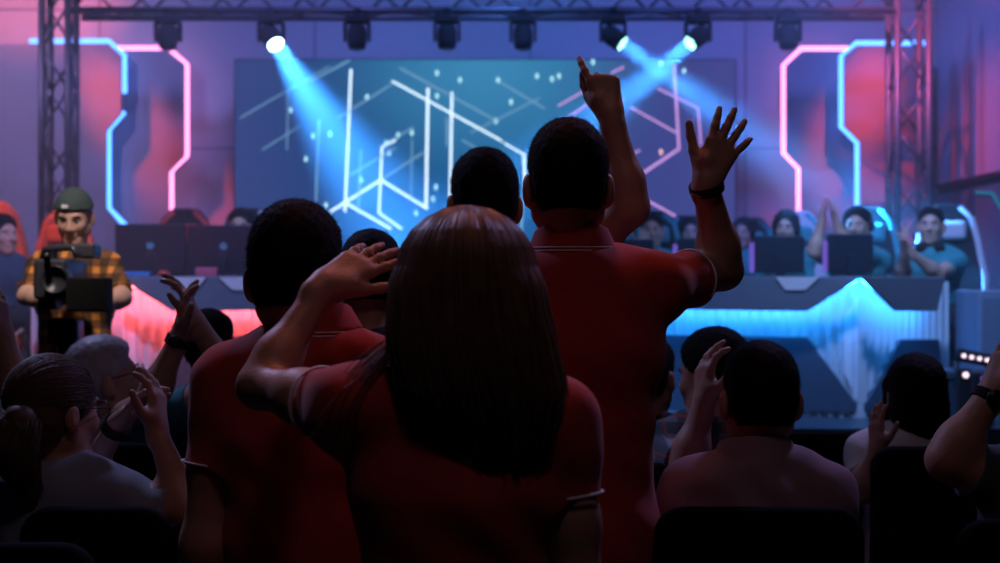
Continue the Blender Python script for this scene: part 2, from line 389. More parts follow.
    n_nape = M @ Vector((0, -.12, -1)).normalized()
    hh = max(min(h, .005), .004) if h < .0065 else .0065
    dn = tuple(M @ Vector((0, -.3, -.25)))
    if st == 'short':
        v = (hair[2] if len(hair) > 2 else .012)*.75
        hp_ = [E((0, -.016, .042), (.080, .100, .084+v)), E((0, -.048, -.012), (.064, .060, .078), k=.03), E((0, .02, .075), (.062, .07, .035+v), k=.03)]
        sdf_mesh('hair', hp_+facecut+ears, hh, hm, root, k=.03, origin=O, noise=fN(.0016, 150), clips=[(A3(g(0, -.05, -.050)), A3(n_nape))], spikes=(9000 if h < .0055 else 1500, .0085, .0007, dn))
    elif st == 'cap':
        hp_ = [E((0, -.02, -.0), (.079, .085, .075))]
        sdf_mesh('hair', hp_+facecut+ears, hh, hm, root, k=.02, origin=O, clips=[(A3(g(0, -.05, -.06)), A3(n_nape))])
        cp = sdf_mesh('beanie', [E((0, -.012, .045), (.084, .105, .088)), E((0, -.01, .045), (.083, .1, .03))], hh, hair[2], root, k=.02, origin=O, clips=[(A3(g(0, 0, .036)), A3(M @ Vector((0, .22, -1)).normalized()))])
        MB().box(g(.014, .094, .078)-O, (.026, .006, .014), rotm(hy+8, hp-10)).build('white_logo', TRIM, cp)
    elif st in ('curly', 'bob'):
        if st == 'curly': hp_ = [E((0, -.022, .040), (.094, .108, .104)), E((0, -.06, -.04), (.092, .06, .10), k=.04), E((0, -.06, -.12), (.085, .05, .07), k=.03)]; nz = fN(.010, 90)
        else: hp_ = [E((0, -.018, .040), (.090, .110, .096)), E((0, -.045, -.04), (.092, .075, .085), k=.03), E((0, -.05, -.115), (.052, .045, .05), k=.03)]; nz = fN(.002, 160)
        hp_ += [cone(g(x*.075, .02, .03), g(x*.078, .015, -.085), .018*s, .014*s, k=.03) for x in (-1, 1)]
        sdf_mesh('hair', hp_+[E((0, .108, -.02), (.064, .076, .102), op='s', k=.012), E((0, .12, -.06), (.055, .06, .12), op='s', k=.015)], hh, hm, root, k=.03, origin=O, noise=nz, spikes=(1800, .012, .0008, tuple(M @ Vector((0, -.2, -.7)))))
    elif st == 'ponytail':
        hp_ = [E((0, -.016, .038), (.083, .104, .092)), E((0, -.045, -.01), (.075, .065, .075), k=.03)]
        ho = sdf_mesh('hair', hp_+facecut+ears, .004, hm, root, k=.03, origin=O, noise=fN(.001, 200), clips=[(A3(g(0, -.05, -.065)), A3(n_nape))])
        LL = []
        for _ in range(2600):
            a = math.radians(RNG.uniform(-115, 115)); el_ = math.radians(RNG.uniform(-25, 80)); d0 = Vector((math.sin(a)*math.cos(el_), math.cos(a)*math.cos(el_)*.75, math.sin(el_))).normalized(); d1 = Vector((RNG.normal(0, .05), -1, .0+RNG.normal(0, .05))).normalized(); o1 = RNG.uniform(-.001, .003)
            LL.append([tuple(g(0, -.016, .037)-O+(M @ Vector((q.x*(.0855+o1), q.y*(.106+o1), q.z*(.0945+o1))))*s) for q in [d0.slerp(d1, t) for t in np.linspace(0, 1, 12)]])
        strand_mesh('hair_strands', LL, hm, ho, .0009)
        b0 = g(0, -.112, .012)-O; tail = hair[3]; pts = [b0]+[resolve(q)-O for q in tail]
        MB().lathe(b0, [(.014, -.008), (.019, -.004), (.019, .004), (.014, .008)], 14, rotm(hy, 80)).build('hair_tie', BLK, ho, True)
        strands('ponytail', pts, hair[4], 900, hm, root, (.018, .042, .052, .042, .020))
        sdf_mesh('ponytail_core', [cone(pts[i]+O, pts[i+1]+O, (.014, .030, .040, .030, .014)[i], (.030, .040, .030, .014, .008)[i], k=.02) for i in range(len(pts)-1)], .005, hm, root, origin=O)
    elif st == 'hood':
        sdf_mesh('hair', [E((0, -.016, .042), (.082, .100, .092))]+facecut, hh, hm, root, k=.03, origin=O)
    if face:
        for x in (-1, 1):
            MB().lathe(g(x*.031, .0775, .004)-O, [(.0001, -.0115*s), (.008*s, -.008*s), (.0115*s, 0), (.008*s, .008*s), (.0001, .0115*s)], 12).build('eye', EYEW, root, True)
            MB().tube([g(x*.016, .093, .024)-O, g(x*.032, .092, .029)-O, g(x*.048, .080, .024)-O], .0032*s, 6).build('eyebrow', hm, root, True)
            MB().lathe(g(x*.031, .0885, .003)-O, [(.0001, -.001), (.0062*s, -.0005), (.0062*s, .0008), (.0001, .0012)], 10, M @ Matrix.Rotation(math.radians(-90), 3, 'X')).build('pupil', BLK, root)
    return dict(root=root, O=O, H=H, M=M, s=s, g=g, S=S, wr=wr, NB=NB, pel=pel, R=R, F=Fd)
def strand_mesh(name, A, m, parent, rad):
    """A: (n strands, k points, 3): fine three-sided hairs in one mesh"""
    A = np.asarray(A, dtype=np.float64); n, k, _ = A.shape
    t = np.gradient(A, axis=1); t /= np.linalg.norm(t, axis=2)[..., None]+1e-9
    ref = RNG.normal(0, 1, (n, 1, 3)); u = np.cross(t, np.broadcast_to(ref, t.shape)); u /= np.linalg.norm(u, axis=2)[..., None]+1e-9; v = np.cross(t, u)
    r = (rad*np.concatenate([np.ones(k-3), [.8, .5, .15]]))[None, :, None]
    V3 = np.stack([A+u*r, A+(-.5*u+.87*v)*r, A+(-.5*u-.87*v)*r], 2).reshape(-1, 3)
    b = (np.arange(n)[:, None]*k+np.arange(k-1)[None])*3; b = b.reshape(-1)
    q = np.concatenate([np.stack([b+i, b+(i+1) % 3, b+3+(i+1) % 3, b+3+i], 1) for i in range(3)])
    me = bpy.data.meshes.new(name); me.vertices.add(len(V3)); me.vertices.foreach_set('co', V3.astype(np.float32).ravel())
    me.loops.add(q.size); me.loops.foreach_set('vertex_index', q.ravel().astype(np.int32)); me.polygons.add(len(q)); me.polygons.foreach_set('loop_start', (np.arange(len(q))*4).astype(np.int32))
    me.update(calc_edges=True); return link(name, me, m, parent, True)
def strands(name, pts, sp, n, m, parent, rad, seg=14, bev=.0009, wob=.004):
    """tube-like bundle of hairs along a path"""
    pts = [np.array(p) for p in pts]; k = len(pts); out = []
    ts = np.linspace(0, k-1, seg); base = np.array([[np.interp(t, range(k), [p[i] for p in pts]) for t in ts] for i in range(3)]).T
    rr = np.interp(ts, np.linspace(0, k-1, len(rad)), rad)
    for _ in range(n):
        an = RNG.uniform(0, 2*math.pi); q = math.sqrt(RNG.uniform(.3, 1)); ph = RNG.uniform(0, 6); L = RNG.uniform(.75, 1.05)
        dev = np.array([math.cos(an), math.sin(an)*.9, 0])*q
        co = base+rr[:, None]*dev+np.stack([np.sin(ts*2.2+ph)*wob, np.cos(ts*1.9+ph)*wob, np.zeros(seg)], 1)*sp
        kk = np.linspace(0, (seg-1)*min(1, L), seg); out.append(np.stack([np.interp(kk, np.arange(seg), co[:, i]) for i in range(3)], 1))
    return strand_mesh(name, out, m, parent, bev)
def wristband(p, sd, name, m, r=.032, t=.010, at=.0, face=False):
    e, w = p['wr'][sd]; d = (w-e).normalized(); c = w-d*(.012+at)-p['O']; u = d.orthogonal().normalized(); v = d.cross(u)
    mb = MB()
    for q in np.linspace(-t/2, t/2, 3):
        mb.tube([c+d*q+(u*math.cos(a)+v*math.sin(a))*r for a in np.linspace(0, 2*math.pi, 33)], .0035+t*.12, 8, False)
    o = mb.build(name, m, p['root'], True)
    if face:
        n = (Vector((0, -1, 0))-d*(-d.y)).normalized(); x = d.cross(n)
        Mx = Matrix((x, d, n)).transposed(); MB().lathe(c+n*(r+.004), [(.018, -.005), (.019, 0), (.017, .005), (.0001, .0052)], 20, Mx).build('watch_face', DMET, o, True)
    return o
def glasses(p, m):
    g = p['g']; O = p['O']; M = p['M']; mb = MB(); s = p['s']
    for x in (-1, 1):
        mb.tube([g(x*.033+.024*math.cos(a), .112-.006*abs(math.cos(a)), .004+.019*math.sin(a))-O for a in np.linspace(0, 2*math.pi, 25)], .0016*s, 6, False)
        mb.tube([g(x*.057, .106, .010)-O, g(x*.080, .06, .012)-O, g(x*.084, .0, .012)-O, g(x*.083, -.02, -.005)-O], .0016*s, 6)
    mb.tube([g(-.010, .112, .006)-O, g(0, .116, .009)-O, g(.010, .112, .006)-O], .0016*s, 6)
    return mb.build('glasses', m, p['root'], True)
def headphones(p, m, onneck=False):
    g = p['g']; O = p['O']; mb = MB()
    if onneck:
        mb.tube([g(.08*math.sin(a), -.02-.085*math.cos(a), -.135)-O for a in np.linspace(-2.4, 2.4, 17)], .010, 8)
        for x in (-1, 1): mb.tube([g(x*.05, .045, -.14)-O, g(x*.062, .075, -.14)-O], .034, 16)
    else:
        mb.tube([g(.094*math.sin(a), -.005, .035+.100*math.cos(a))-O for a in np.linspace(-1.75, 1.75, 21)], .009, 8)
        for x in (-1, 1): mb.tube([g(x*.080, -.005, .0)-O, g(x*.108, -.005, .0)-O], .036, 18)
        mb.tube([g(-.10, .0, -.02)-O, g(-.085, .07, -.06)-O, g(-.04, .115, -.065)-O], .004, 6)
    return mb.build('headphones', m, p['root'], True)
# ---------------------------------------------------------------- room
SF = .69                                          # stage floor height
WALL = mat('wall_paint', (.42, .42, .50), .8, noise=.05, nscale=2)
nt = WALL.node_tree; b_ = nt.nodes['Principled BSDF']
br = nt.nodes.new('ShaderNodeTexBrick'); br.offset = 0; br.inputs['Scale'].default_value = 1; br.inputs['Brick Width'].default_value = 1.86
br.inputs['Row Height'].default_value = 1.2; br.inputs['Mortar Size'].default_value = .012
tc = nt.nodes.new('ShaderNodeTexCoord'); mp = nt.nodes.new('ShaderNodeMapping'); mp.inputs['Rotation'].default_value = (math.radians(90), 0, 0); mp.inputs['Location'].default_value = (.5, 0, .5)
nt.links.new(tc.outputs['Object'], mp.inputs[0]); nt.links.new(mp.outputs[0], br.inputs[0])
br.inputs['Color1'].default_value = (.42, .42, .50, 1); br.inputs['Color2'].default_value = (.40, .40, .48, 1); br.inputs['Mortar'].default_value = (.2, .2, .26, 1)
nt.links.new(br.outputs[0], b_.inputs['Base Color'])
DARKW = mat('dark_wall_paint', (.03, .032, .04), .9, noise=.1, nscale=3)
FLOORM = mat('floor_carpet', (.02, .02, .025), .95, noise=.3, nscale=80)
STAGEM = mat('stage_laminate', (.05, .055, .07), .35, noise=.1, nscale=6)
PANM = mat('panel_paint', (.26, .25, .33), .75, noise=.04, nscale=3)
def box_struct(name, lo, hi, m):
    lo = Vector(lo); hi = Vector(hi); c = (lo+hi)/2; o = MB().box((0, 0, 0), hi-lo).build(name, m); o.location = c; return struct(o)
box_struct('floor', (-6.2, -2.2, -.1), (4.0, 12.2, 0), FLOORM)
box_struct('ceiling', (-6.2, -2.2, 5.2), (4.0, 12.2, 5.3), DARKW)
box_struct('wall_back', (-6.2, 12.0, 0), (4.0, 12.1, 5.2), WALL)
box_struct('wall_left', (-6.2, -2.2, 0), (-6.1, 12.0, 5.2), DARKW)
box_struct('wall_right', (3.78, -2.2, 0), (3.88, 12.0, 5.2), DARKW)
box_struct('wall_front', (-6.1, -2.2, 0), (3.78, -2.1, 5.2), DARKW)
box_struct('floor_stage', (-6.1, 7.15, 0), (3.78, 12.0, SF), STAGEM)
box_struct('trim_1', (-6.1, 7.11, SF-.06), (3.78, 7.15, SF+.005), DMET)

PINKL = emis('pink_led', (1.0, .27, .66), 3.6); BLUEL = emis('blue_led', (.07, .27, 1.0), 5); CYANL = emis('cyan_led', (.015, .29, 1.0), 62.0)
REDL = emis('red_led', (1.0, .09, .09), 70.0); PURL = emis('purple_led', (.20, .12, .75), .8); WHTL = emis('white_led', (1., .75, .95), 1.6)
# layered set panels with LED edging either side of the screen
def panel(label, poly, d, th, strip_runs, sm, sname):
    pts = [P(x, y, d) for x, y in poly]; c = sum(pts, Vector())/len(pts)
    t = thing('set_panel', label, 'stage panel', c, 0, 'set panels beside the screen')
    MB().prism([p-c for p in pts], (0, th, 0)).build('panel_board', PANM, t)
    for run in strip_runs:
        mb = MB(); mb.tube([P(x, y, d+.055)-c for x, y in run], .020, 8); mb.build(sname, sm, t)
    return t
panel('grey set panel at far left edged by a bent blue light line', [(-40, 44), (107, 44), (121, 57), (121, 113), (106, 131), (106, 208), (121, 226), (121, 330), (-40, 330)], 11.55, .05,
      [[(30, 41), (109, 41), (124.5, 55), (124.5, 93)], [(124.5, 112), (109, 130), (109, 208), (126, 226)]], BLUEL, 'blue_light_strip')
panel('grey set panel left of screen edged by a bent pink light line', [(60, 51), (166, 51), (184, 66), (184, 156), (168.5, 172), (168.5, 330), (60, 330)], 11.75, .05,
      [[(118, 48), (168, 48), (187, 64), (187, 156), (171.5, 171), (171.5, 300)]], PINKL, 'pink_light_strip')
panel('grey set panel at far right edged by a bent blue light line', [(930, 46), (858, 46), (844.5, 59), (844.5, 126), (860.5, 142), (860.5, 207), (846, 224), (846, 330), (930, 330)], 11.55, .05,
      [[(930, 43), (856, 43), (841, 56), (841, 127), (857, 143), (857, 206), (842, 223)]], BLUEL, 'blue_light_strip')
panel('grey set panel right of screen edged by a bent pink light line', [(900, 52), (804, 52), (786.5, 67), (786.5, 152), (801.5, 168), (801.5, 330), (900, 330)], 11.75, .05,
      [[(848, 48.5), (801, 48.5), (783.5, 65), (783.5, 153), (798.5, 169), (798.5, 300)]], PINKL, 'pink_light_strip')
# LED screen
sc_c = P(485, 201, 11.9); scw = 500*11.9/F; sch = 282*11.9/F
scr = thing('led_screen', 'large led wall screen showing white lines and teal glow behind stage', 'screen', sc_c)
MB().box((0, .03, 0), (scw+.02, .05, sch+.02)).build('screen_housing', DMET, scr)
SM = bpy.data.materials.new('screen_picture'); SM.use_nodes = True; nt = SM.node_tree
for n in list(nt.nodes): nt.nodes.remove(n)
tc = nt.nodes.new('ShaderNodeTexCoord'); sx = nt.nodes.new('ShaderNodeSeparateXYZ'); nt.links.new(tc.outputs['Generated'], sx.inputs[0])
r1 = nt.nodes.new('ShaderNodeValToRGB'); e = r1.color_ramp.elements
e[0].position = 0; e[0].color = (.040, .075, .28, 1); e[1].position = 1; e[1].color = (.075, .075, .34, 1)
for p_, c_ in ((.18, (.018, .075, .27, 1)), (.45, (.008, .12, .36, 1)), (.62, (.015, .13, .36, 1)), (.78, (.06, .085, .36, 1))):
    q = e.new(p_); q.color = c_
nt.links.new(sx.outputs[0], r1.inputs[0])
vd = nt.nodes.new('ShaderNodeVectorMath'); vd.operation = 'SUBTRACT'; vd.inputs[1].default_value = (.50, 0, 1.0); nt.links.new(tc.outputs['Generated'], vd.inputs[0])
vs = nt.nodes.new('ShaderNodeVectorMath'); vs.operation = 'MULTIPLY'; vs.inputs[1].default_value = (1.0, 0, .75); nt.links.new(vd.outputs[0], vs.inputs[0])
vl = nt.nodes.new('ShaderNodeVectorMath'); vl.operation = 'LENGTH'; nt.links.new(vs.outputs[0], vl.inputs[0])
mr = nt.nodes.new('ShaderNodeMapRange'); mr.inputs[1].default_value = 0; mr.inputs[2].default_value = .42; mr.inputs[3].default_value = 1; mr.inputs[4].default_value = 0; mr.interpolation_type = 'SMOOTHSTEP'; nt.links.new(vl.outputs['Value'], mr.inputs[0])
mx = nt.nodes.new('ShaderNodeMix'); mx.data_type = 'RGBA'; nt.links.new(mr.outputs[0], mx.inputs[0]); nt.links.new(r1.outputs[0], mx.inputs[6]); mx.inputs[7].default_value = (.06, .34, .66, 1)
em = nt.nodes.new('ShaderNodeEmission'); nt.links.new(mx.outputs[2], em.inputs[0]); em.inputs[1].default_value = .85; o_ = nt.nodes.new('ShaderNodeOutputMaterial'); nt.links.new(em.outputs[0], o_.inputs[0])
MB().box((0, 0, 0), (scw, .012, sch)).build('screen_surface', SM, scr)
def gfx(name, m, lines=(), dots=()):
    mb = MB(); D = 11.885
    for l in lines:
        x0, y0, x1, y1, w = l; a = P(x0, y0, D)-sc_c; b = P(x1, y1, D)-sc_c; t = (b-a).normalized(); n = Vector((-t.z, 0, t.x))*w*.6*D/F/2
        mb.prism([a-n, b-n, b+n, a+n], (0, -.003, 0))
    for x, y in dots:
        c = P(x, y, D)-sc_c; mb.prism([c+Vector((math.cos(q)*.015, 0, math.sin(q)*.026)) for q in np.linspace(0, 2*math.pi, 13)[:-1]], (0, -.003, 0))
    return mb.build(name, m, scr)
gfx('line_pattern', emis('graphic_white', (.66, .84, 1.), 1.9), [(351, 69, 345, 212, 4), (428, 88, 426, 207, 4.5), (452, 92, 450, 202, 4), (392, 81, 502, 141, 3.5), (330, 212, 382, 179, 4), (381, 180, 428, 209, 4),
    (346, 203, 391, 229, 4), (382, 146, 379, 213, 3.5), (379, 213, 402, 229, 3.5), (524, 153, 525, 190, 4), (504, 143, 523, 154, 3), (498, 240, 498, 290, 4), (382, 147, 396, 140, 3)])
gfx('faint_line_pattern', emis('graphic_teal', (.20, .44, .72), .95), [(400, 68, 497, 121, 3.5), (338, 118, 392, 84, 3), (311, 81, 350, 60, 3.5), (382, 179, 424, 152, 3.5), (350, 175, 396, 148, 3), (447, 118, 447, 146, 4),
    (319, 120, 316, 201, 3.5), (361, 150, 358, 215, 3), (412, 140, 411, 200, 2.5), (386, 143, 414, 127, 3), (500, 82, 545, 109, 3), (462, 140, 510, 168, 3), (262, 150, 300, 126, 2), (240, 118, 330, 66, 2), (288, 90, 287, 150, 2), (524, 190, 520, 245, 5), (470, 133, 540, 98, 2.5)])
gfx('violet_line_pattern', emis('graphic_pink', (.65, .34, .85), 1.3), [(674, 64, 679, 149, 4), (679, 149, 643, 173, 4.5), (558, 106, 586, 90, 3), (569, 117, 590, 103, 3), (630, 107, 677, 133, 3), (657, 88, 698, 108, 3), (698, 108, 701, 145, 3),
    (648, 201, 677, 217, 3.5), (677, 217, 678, 232, 3.5), (611, 73, 624, 67, 3), (712, 170, 712, 215, 2), (640, 150, 600, 172, 2.5), (663, 224, 672, 218, 5)])
gfx('dot_pattern', emis('graphic_dot', (.45, .85, 1.), 1.4), dots=[(291, 110), (313, 136), (330, 134), (398, 135), (437, 73), (437, 96), (460, 80), (498, 80), (537, 76), (552, 79), (559, 76), (511, 102), (306, 159), (361, 180), (386, 143),
    (389, 153), (436, 187), (433, 199), (326, 205), (496, 121), (416, 213), (593, 62), (661, 63), (684, 71), (367, 97), (412, 133)])
gfx('pink_dot_pattern', emis('graphic_pinkdot', (1., .5, .62), 1.4), dots=[(621, 101), (661, 152)])

# ---------------------------------------------------------------- truss
TD = 10.3
def truss(label, a, b, wdir, odir, w, seg):
    a, b = Vector(a), Vector(b); t = thing('stage_truss', label, 'truss', a); L = b-a; ax = L.normalized(); wd = Vector(wdir); od = Vector(odir)
    cs = [wd*(i*w/2)+od*(j*w/2) for i in (-1, 1) for j in (-1, 1)]
    for c in cs: MB().tube([c, c+L], .027, 10).build('chord', TRS, t, True)
    n = max(1, round(L.length/seg)); st = L.length/n
    for (c0, c1) in ((cs[0], cs[2]), (cs[3], cs[1]), (cs[0], cs[1]), (cs[2], cs[3])):
        for k in range(n):
            p, q = (c0, c1) if k % 2 == 0 else (c1, c0)
            MB().tube([p+ax*st*k, q+ax*st*(k+1)], .011, 6).build('brace', TRS, t, True)
    return t
zt = EYE+(281.5-14)*TD/F+.0
tx0, tx1 = P(46, 0, TD).x, P(72, 0, TD).x; tx2, tx3 = P(893, 0, TD).x, P(924, 0, TD).x
truss('vertical lattice truss tower standing at the left of the stage', ((tx0+tx1)/2, TD, SF+.02), ((tx0+tx1)/2, TD, zt+.35), (1, 0, 0), (0, 1, 0), tx1-tx0, .30)
truss('vertical lattice truss tower standing at the right of the stage', ((tx2+tx3)/2, TD, SF+.02), ((tx2+tx3)/2, TD, zt+.35), (1, 0, 0), (0, 1, 0), tx3-tx2, .30)
truss('horizontal lattice truss spanning above the stage with hanging lamps', (tx1+.03, TD, zt+.145), (tx2-.03, TD, zt+.145), (0, 0, 1), (0, 1, 0), .29, .30)
for x, lab in (((tx0+tx1)/2, 'square base plate under the left truss tower'), ((tx2+tx3)/2, 'square base plate under the right truss tower')):
    tag(rbox('base_plate', (0, 0, 0), (.5, .5, .02), DMET), lab, 'base plate', 'truss base plates').location = (x, TD, SF+.01)
# moving head lamps
LENSD = mat('lens_dark', (.02, .05, .08), .15); LENSB = emis('lens_blue', (.5, .85, 1.), 14.); LENSC = emis('lens_cyan_cells', (.35, 1., .85), 4.)
def moving_head(px, label, target=None, kind='off'):
    c = P(px, 20, TD-.145); c.z = zt-.03; t = thing('moving_head_lamp', label, 'stage lamp', c, 0, 'lamps hanging from the truss')
    MB().box((0, 0, .015), (.05, .07, .055)).build('clamp', DMET, t, bevel=.005)
    rbox('base', (0, 0, -.04), (.17, .13, .055), BLK, t, .012)
    for sx_ in (-1, 1):
        mb = MB(); mb.prism([Vector((sx_*.088-.011, -.035, -.06)), Vector((sx_*.088-.011, .035, -.06)), Vector((sx_*.088-.011, .028, -.20)), Vector((sx_*.088-.011, -.028, -.20))], (.022, 0, 0)); mb.build('yoke_arm', BLK, t, bevel=.005)
    pv = Vector((0, 0, -.165)); d = (target-(c+pv)).normalized() if target else Vector((0.02, -.25, -1)).normalized()
    z = d; x = z.orthogonal().normalized(); y = z.cross(x); M = Matrix((x, y, z)).transposed()
    hd = MB().lathe(pv, [(.045, -.085), (.066, -.07), (.072, -.02), (.070, .05), (.062, .085), (.055, .088)], 24, M).build('lamp_head', BLK, t, True)
    if kind == 'off': MB().lathe(pv+d*.088, [(.052, 0), (.045, .008), (.0001, .012)], 20, M).build('lens', LENSD, hd, True)
    elif kind == 'wash': MB().lathe(pv+d*.088, [(.060, 0), (.052, .010), (.0001, .016)], 20, M).build('lens', LENSB, hd, True)
    else:
        mb = MB(); mb.lathe(pv+d*.088, [(.019, 0), (.016, .008), (.0001, .010)], 12, M)
        for k in range(6):
            a = k*math.pi/3; mb.lathe(pv+d*.088+(x*math.cos(a)+y*math.sin(a))*.039, [(.018, 0), (.015, .008), (.0001, .010)], 12, M)
        mb.build('lens_cluster', LENSC, hd, True)
    return c+pv+d*.11, d
def spot(loc, tgt, col, W, size, blend=.3, r=.02, name='spot'):
    l = bpy.data.lights.new(name, 'SPOT'); l.energy = W; l.color = col; l.spot_size = math.radians(size); l.spot_blend = blend; l.shadow_soft_size = r
    o = bpy.data.objects.new(name, l); COL.objects.link(o); o.location = loc; d = Vector(tgt)-Vector(loc); o.rotation_euler = d.to_track_quat('-Z', 'Y').to_euler(); return o
def beam(loc, tgt, col, W, spread, dia):
    l = bpy.data.lights.new('beam', 'AREA'); l.shape = 'DISK'; l.size = dia; l.energy = W; l.color = col; l.spread = math.radians(spread)
    o = bpy.data.objects.new('beam', l); COL.objects.link(o); o.location = loc; d = Vector(tgt)-Vector(loc); o.rotation_euler = d.to_track_quat('-Z', 'Y').to_euler(); return o
def point(loc, col, W, r=.1, name='point'):
    l = bpy.data.lights.new(name, 'POINT'); l.energy = W; l.color = col; l.shadow_soft_size = r; o = bpy.data.objects.new(name, l); COL.objects.link(o); o.location = loc; return o
off = {168: 'dark moving head lamp in front of the pink light line at left', 357: 'unlit moving head lamp first to the right of the bright left beam', 447: 'unlit moving head lamp above the left half of the screen centre',
       523: 'unlit moving head lamp above the right half of the screen centre', 788: 'dark moving head lamp near the pink line at right'}
for px, lab in off.items(): moving_head(px, lab)
BW = 1.0
for px, lab, tg, kind, W, sz in ((271, 'moving head lamp with blazing white lens throwing wide blue beam', P(385, 215, 9.2), 'wash', 100, 28),
                         (613, 'lit moving head lamp whose beam leans right above the raised fist', P(770, 150, 9.8), 'led', 50, 22), (698, 'lit moving head lamp whose beam leans left over the screen', P(543, 165, 9.6), 'led', 50, 22)):
    l0, d = moving_head(px, lab, tg, kind); beam(l0, tg, (.04, .32, 1.), W*BW, sz, .11)

# ---------------------------------------------------------------- desks
DESK = mat('desk_laminate', (.19, .22, .28), .45, noise=.05, nscale=10); DTOP = mat('desk_top', (.10, .11, .14), .3)
RIB = mat('ribbed_panel', (.62, .64, .68), .5); PLATE = mat('pale_plate', (.9, .86, .92), .5); LOWP = mat('lower_panel', (.055, .075, .11), .5); NARROW = mat('desk_edge', (.04, .05, .07), .4)
def on_plane(px, py, A, B):
    n = (B-A).cross(Vector((0, 0, 1))); C = Vector((0, 0, EYE)); d = Vector(((px-500)/F, 1, (281.5-py)/F)); return C+d*((A-C).dot(n)/d.dot(n))
DZ = 1.478
def desk(label, mir, led, lname):
    fx = (lambda x: 980-x) if mir else (lambda x: x)
    A, B, C = P(fx(632), 0, 8.35), P(fx(860), 0, 7.75), P(fx(946), 0, 8.25)
    for q in (A, B, C): q.z = SF
    c = (A+B+C)/3; c.z = SF; t = thing('gaming_desk', label, 'desk', c)
    A, B, C = A-c, B-c, C-c; H = Vector((0, 0, DZ-SF)); bk = Vector((0, .75, 0))
    top = MB().prism([A+H-Vector((0, 0, .03)), B+H-Vector((0, .02, .03)), C+H-Vector((0, 0, .03)), C+H+bk-Vector((0, .0, .03)), A+H+bk-Vector((0, 0, .03))], (0, 0, .03)).build('desk_top', DTOP, t, bevel=.004)
    for (p, q) in ((A, B), (B, C)):
        L = (q-p).length; u = (q-p).normalized(); nrm = u.cross(Vector((0, 0, 1))).normalized(); nrm = nrm if nrm.y < 0 else -nrm; n = int(L/.032); mb = MB(); prof = []
        for k in range(n+1):
            s0 = p+u*(L*k/n); o = nrm*(.020 if k % 2 else 0); prof += [s0+o-u*.004*(1 if k else 0), s0+o+u*.004*(1 if k < n else 0)]
        prof2 = [v-nrm*.02 for v in prof]; hh = Vector((0, 0, DZ-SF-.03))
        m = len(prof); mb.add([v for v in prof]+[v+hh for v in prof], [(i, i+1, m+i+1, m+i) for i in range(m-1)])
        mb.build('ribbed_front', RIB, t)
    for q in (A, C): MB().prism([q, q+bk, q+bk+Vector((0, 0, DZ-SF-.03)), q+Vector((0, 0, DZ-SF-.03))], (.02 if q is A and not mir or q is C and mir else -.02, 0, 0)).build('side_panel', DESK, t)
    def nrm_of(p, q):
        u = (q-p).normalized(); n = u.cross(Vector((0, 0, 1))).normalized(); return n if n.y < 0 else -n
    def face(name, poly, p, q, th, m=DESK, off=0.):
        nrm = nrm_of(p, q); pts = [on_plane(fx(x), y, p+c+nrm*off, q+c+nrm*off)-c for x, y in poly]
        return MB().prism(pts, nrm*th).build(name, m, t, bevel=.006), nrm
    o1, n1 = face('upper_front_panel', [(634, 277), (859.5, 276.5), (859.5, 279), (808, 311), (634, 309)], A, B, .018, off=.14)
    o2, n2 = face('upper_front_panel', [(860.5, 276.5), (943, 277), (935, 311), (893, 311), (860.5, 279)], B, C, .018, off=.14)
    face('lower_front_panel', [(634, 334), (808, 337), (857, 403), (857, 412), (634, 412)], A, B, .03, LOWP); face('lower_front_panel', [(897, 339), (935, 339), (941, 412), (862, 412), (862, 403)], B, C, .03, LOWP)
    for x0 in ((672, 776) if not mir else (718, 774)):
        w = 44; pts = [on_plane(fx(x), y, A+c+n1*.158, B+c+n1*.158)-c for x, y in ((x0, 277), (x0+w, 277), (x0+w*.68, 290), (x0+w*.22, 290))]; MB().prism(pts, n1*.008).build('pale_plate', PLATE, t)
    def strip(run, p, q, nrm):
        pts = [on_plane(fx(x), y, p+c+nrm*.122, q+c+nrm*.122)-c for x, y in run]; MB().tube(pts, .010, 8).build(lname, led, t)
    strip([(636, 304), (806, 305.5), (857, 280)], A, B, n1); strip([(862, 280), (895, 305.5), (932, 305.5)], B, C, n2)
    # raised centre ridge with traced lines
    Aw, Bw = A+c, B+c; pts = [on_plane(fx(x), y, Aw, Bw)-c for x, y in ((845, 318), (858, 296), (858, 402), (845, 372))]; MB().prism(pts, n1*.02).build('prow_facet', PLATE, t)
    return t
desk('long angular gaming desk with cyan lit ribbed front and pointed prow', False, CYANL, 'cyan_light_strip')
desk('long angular gaming desk with red lit ribbed front behind the camera operator', True, REDL, 'red_light_strip')
MON = mat('monitor_plastic', (.012, .016, .03), .45); SCRN = emis('monitor_screen', (.25, .35, .8), .9)
def monitor(px, y0, d, w, label, strip=False, logo=True):
    top = P(px, y0, d); h = top.z-(DZ+.025); t = thing('computer_monitor', label, 'monitor', (top.x, d, DZ), 0, 'monitors standing on the desks')
    rbox('monitor_shell', (0, 0, .025+h/2), (w, .035, h), MON, t, .008); rbox('display', (0, .0195, .025+h/2), (w-.03, .003, h-.03), SCRN, t, .0)
    rbox('stand_neck', (0, -.03, .07), (.06, .03, .14), MON, t, .006); rbox('stand_foot', (0, -.02, .006), (.22, .16, .012), MON, t, .004)
    if logo: MB().lathe((.0, -.018, .025+h*.55), [(.0001, -.004), (.024, -.003), (.024, .003), (.0001, .004)], 16, Matrix.Rotation(math.pi/2, 3, 'X')).build('round_badge', mat('badge_teal', (.12, .30, .36), .3), t)
    if strip: rbox('purple_light_strip', (-w/2-.012, 0, .025+h*.42), (.028, .02, h*.8), PURL, t, .003)
    return t
monitor(151, 224, 8.65, .44, 'black monitor left end of the red lit desk beside the camera operator'); monitor(224, 225, 8.65, .45, 'black monitor on red lit desk in front of the player with headphones')
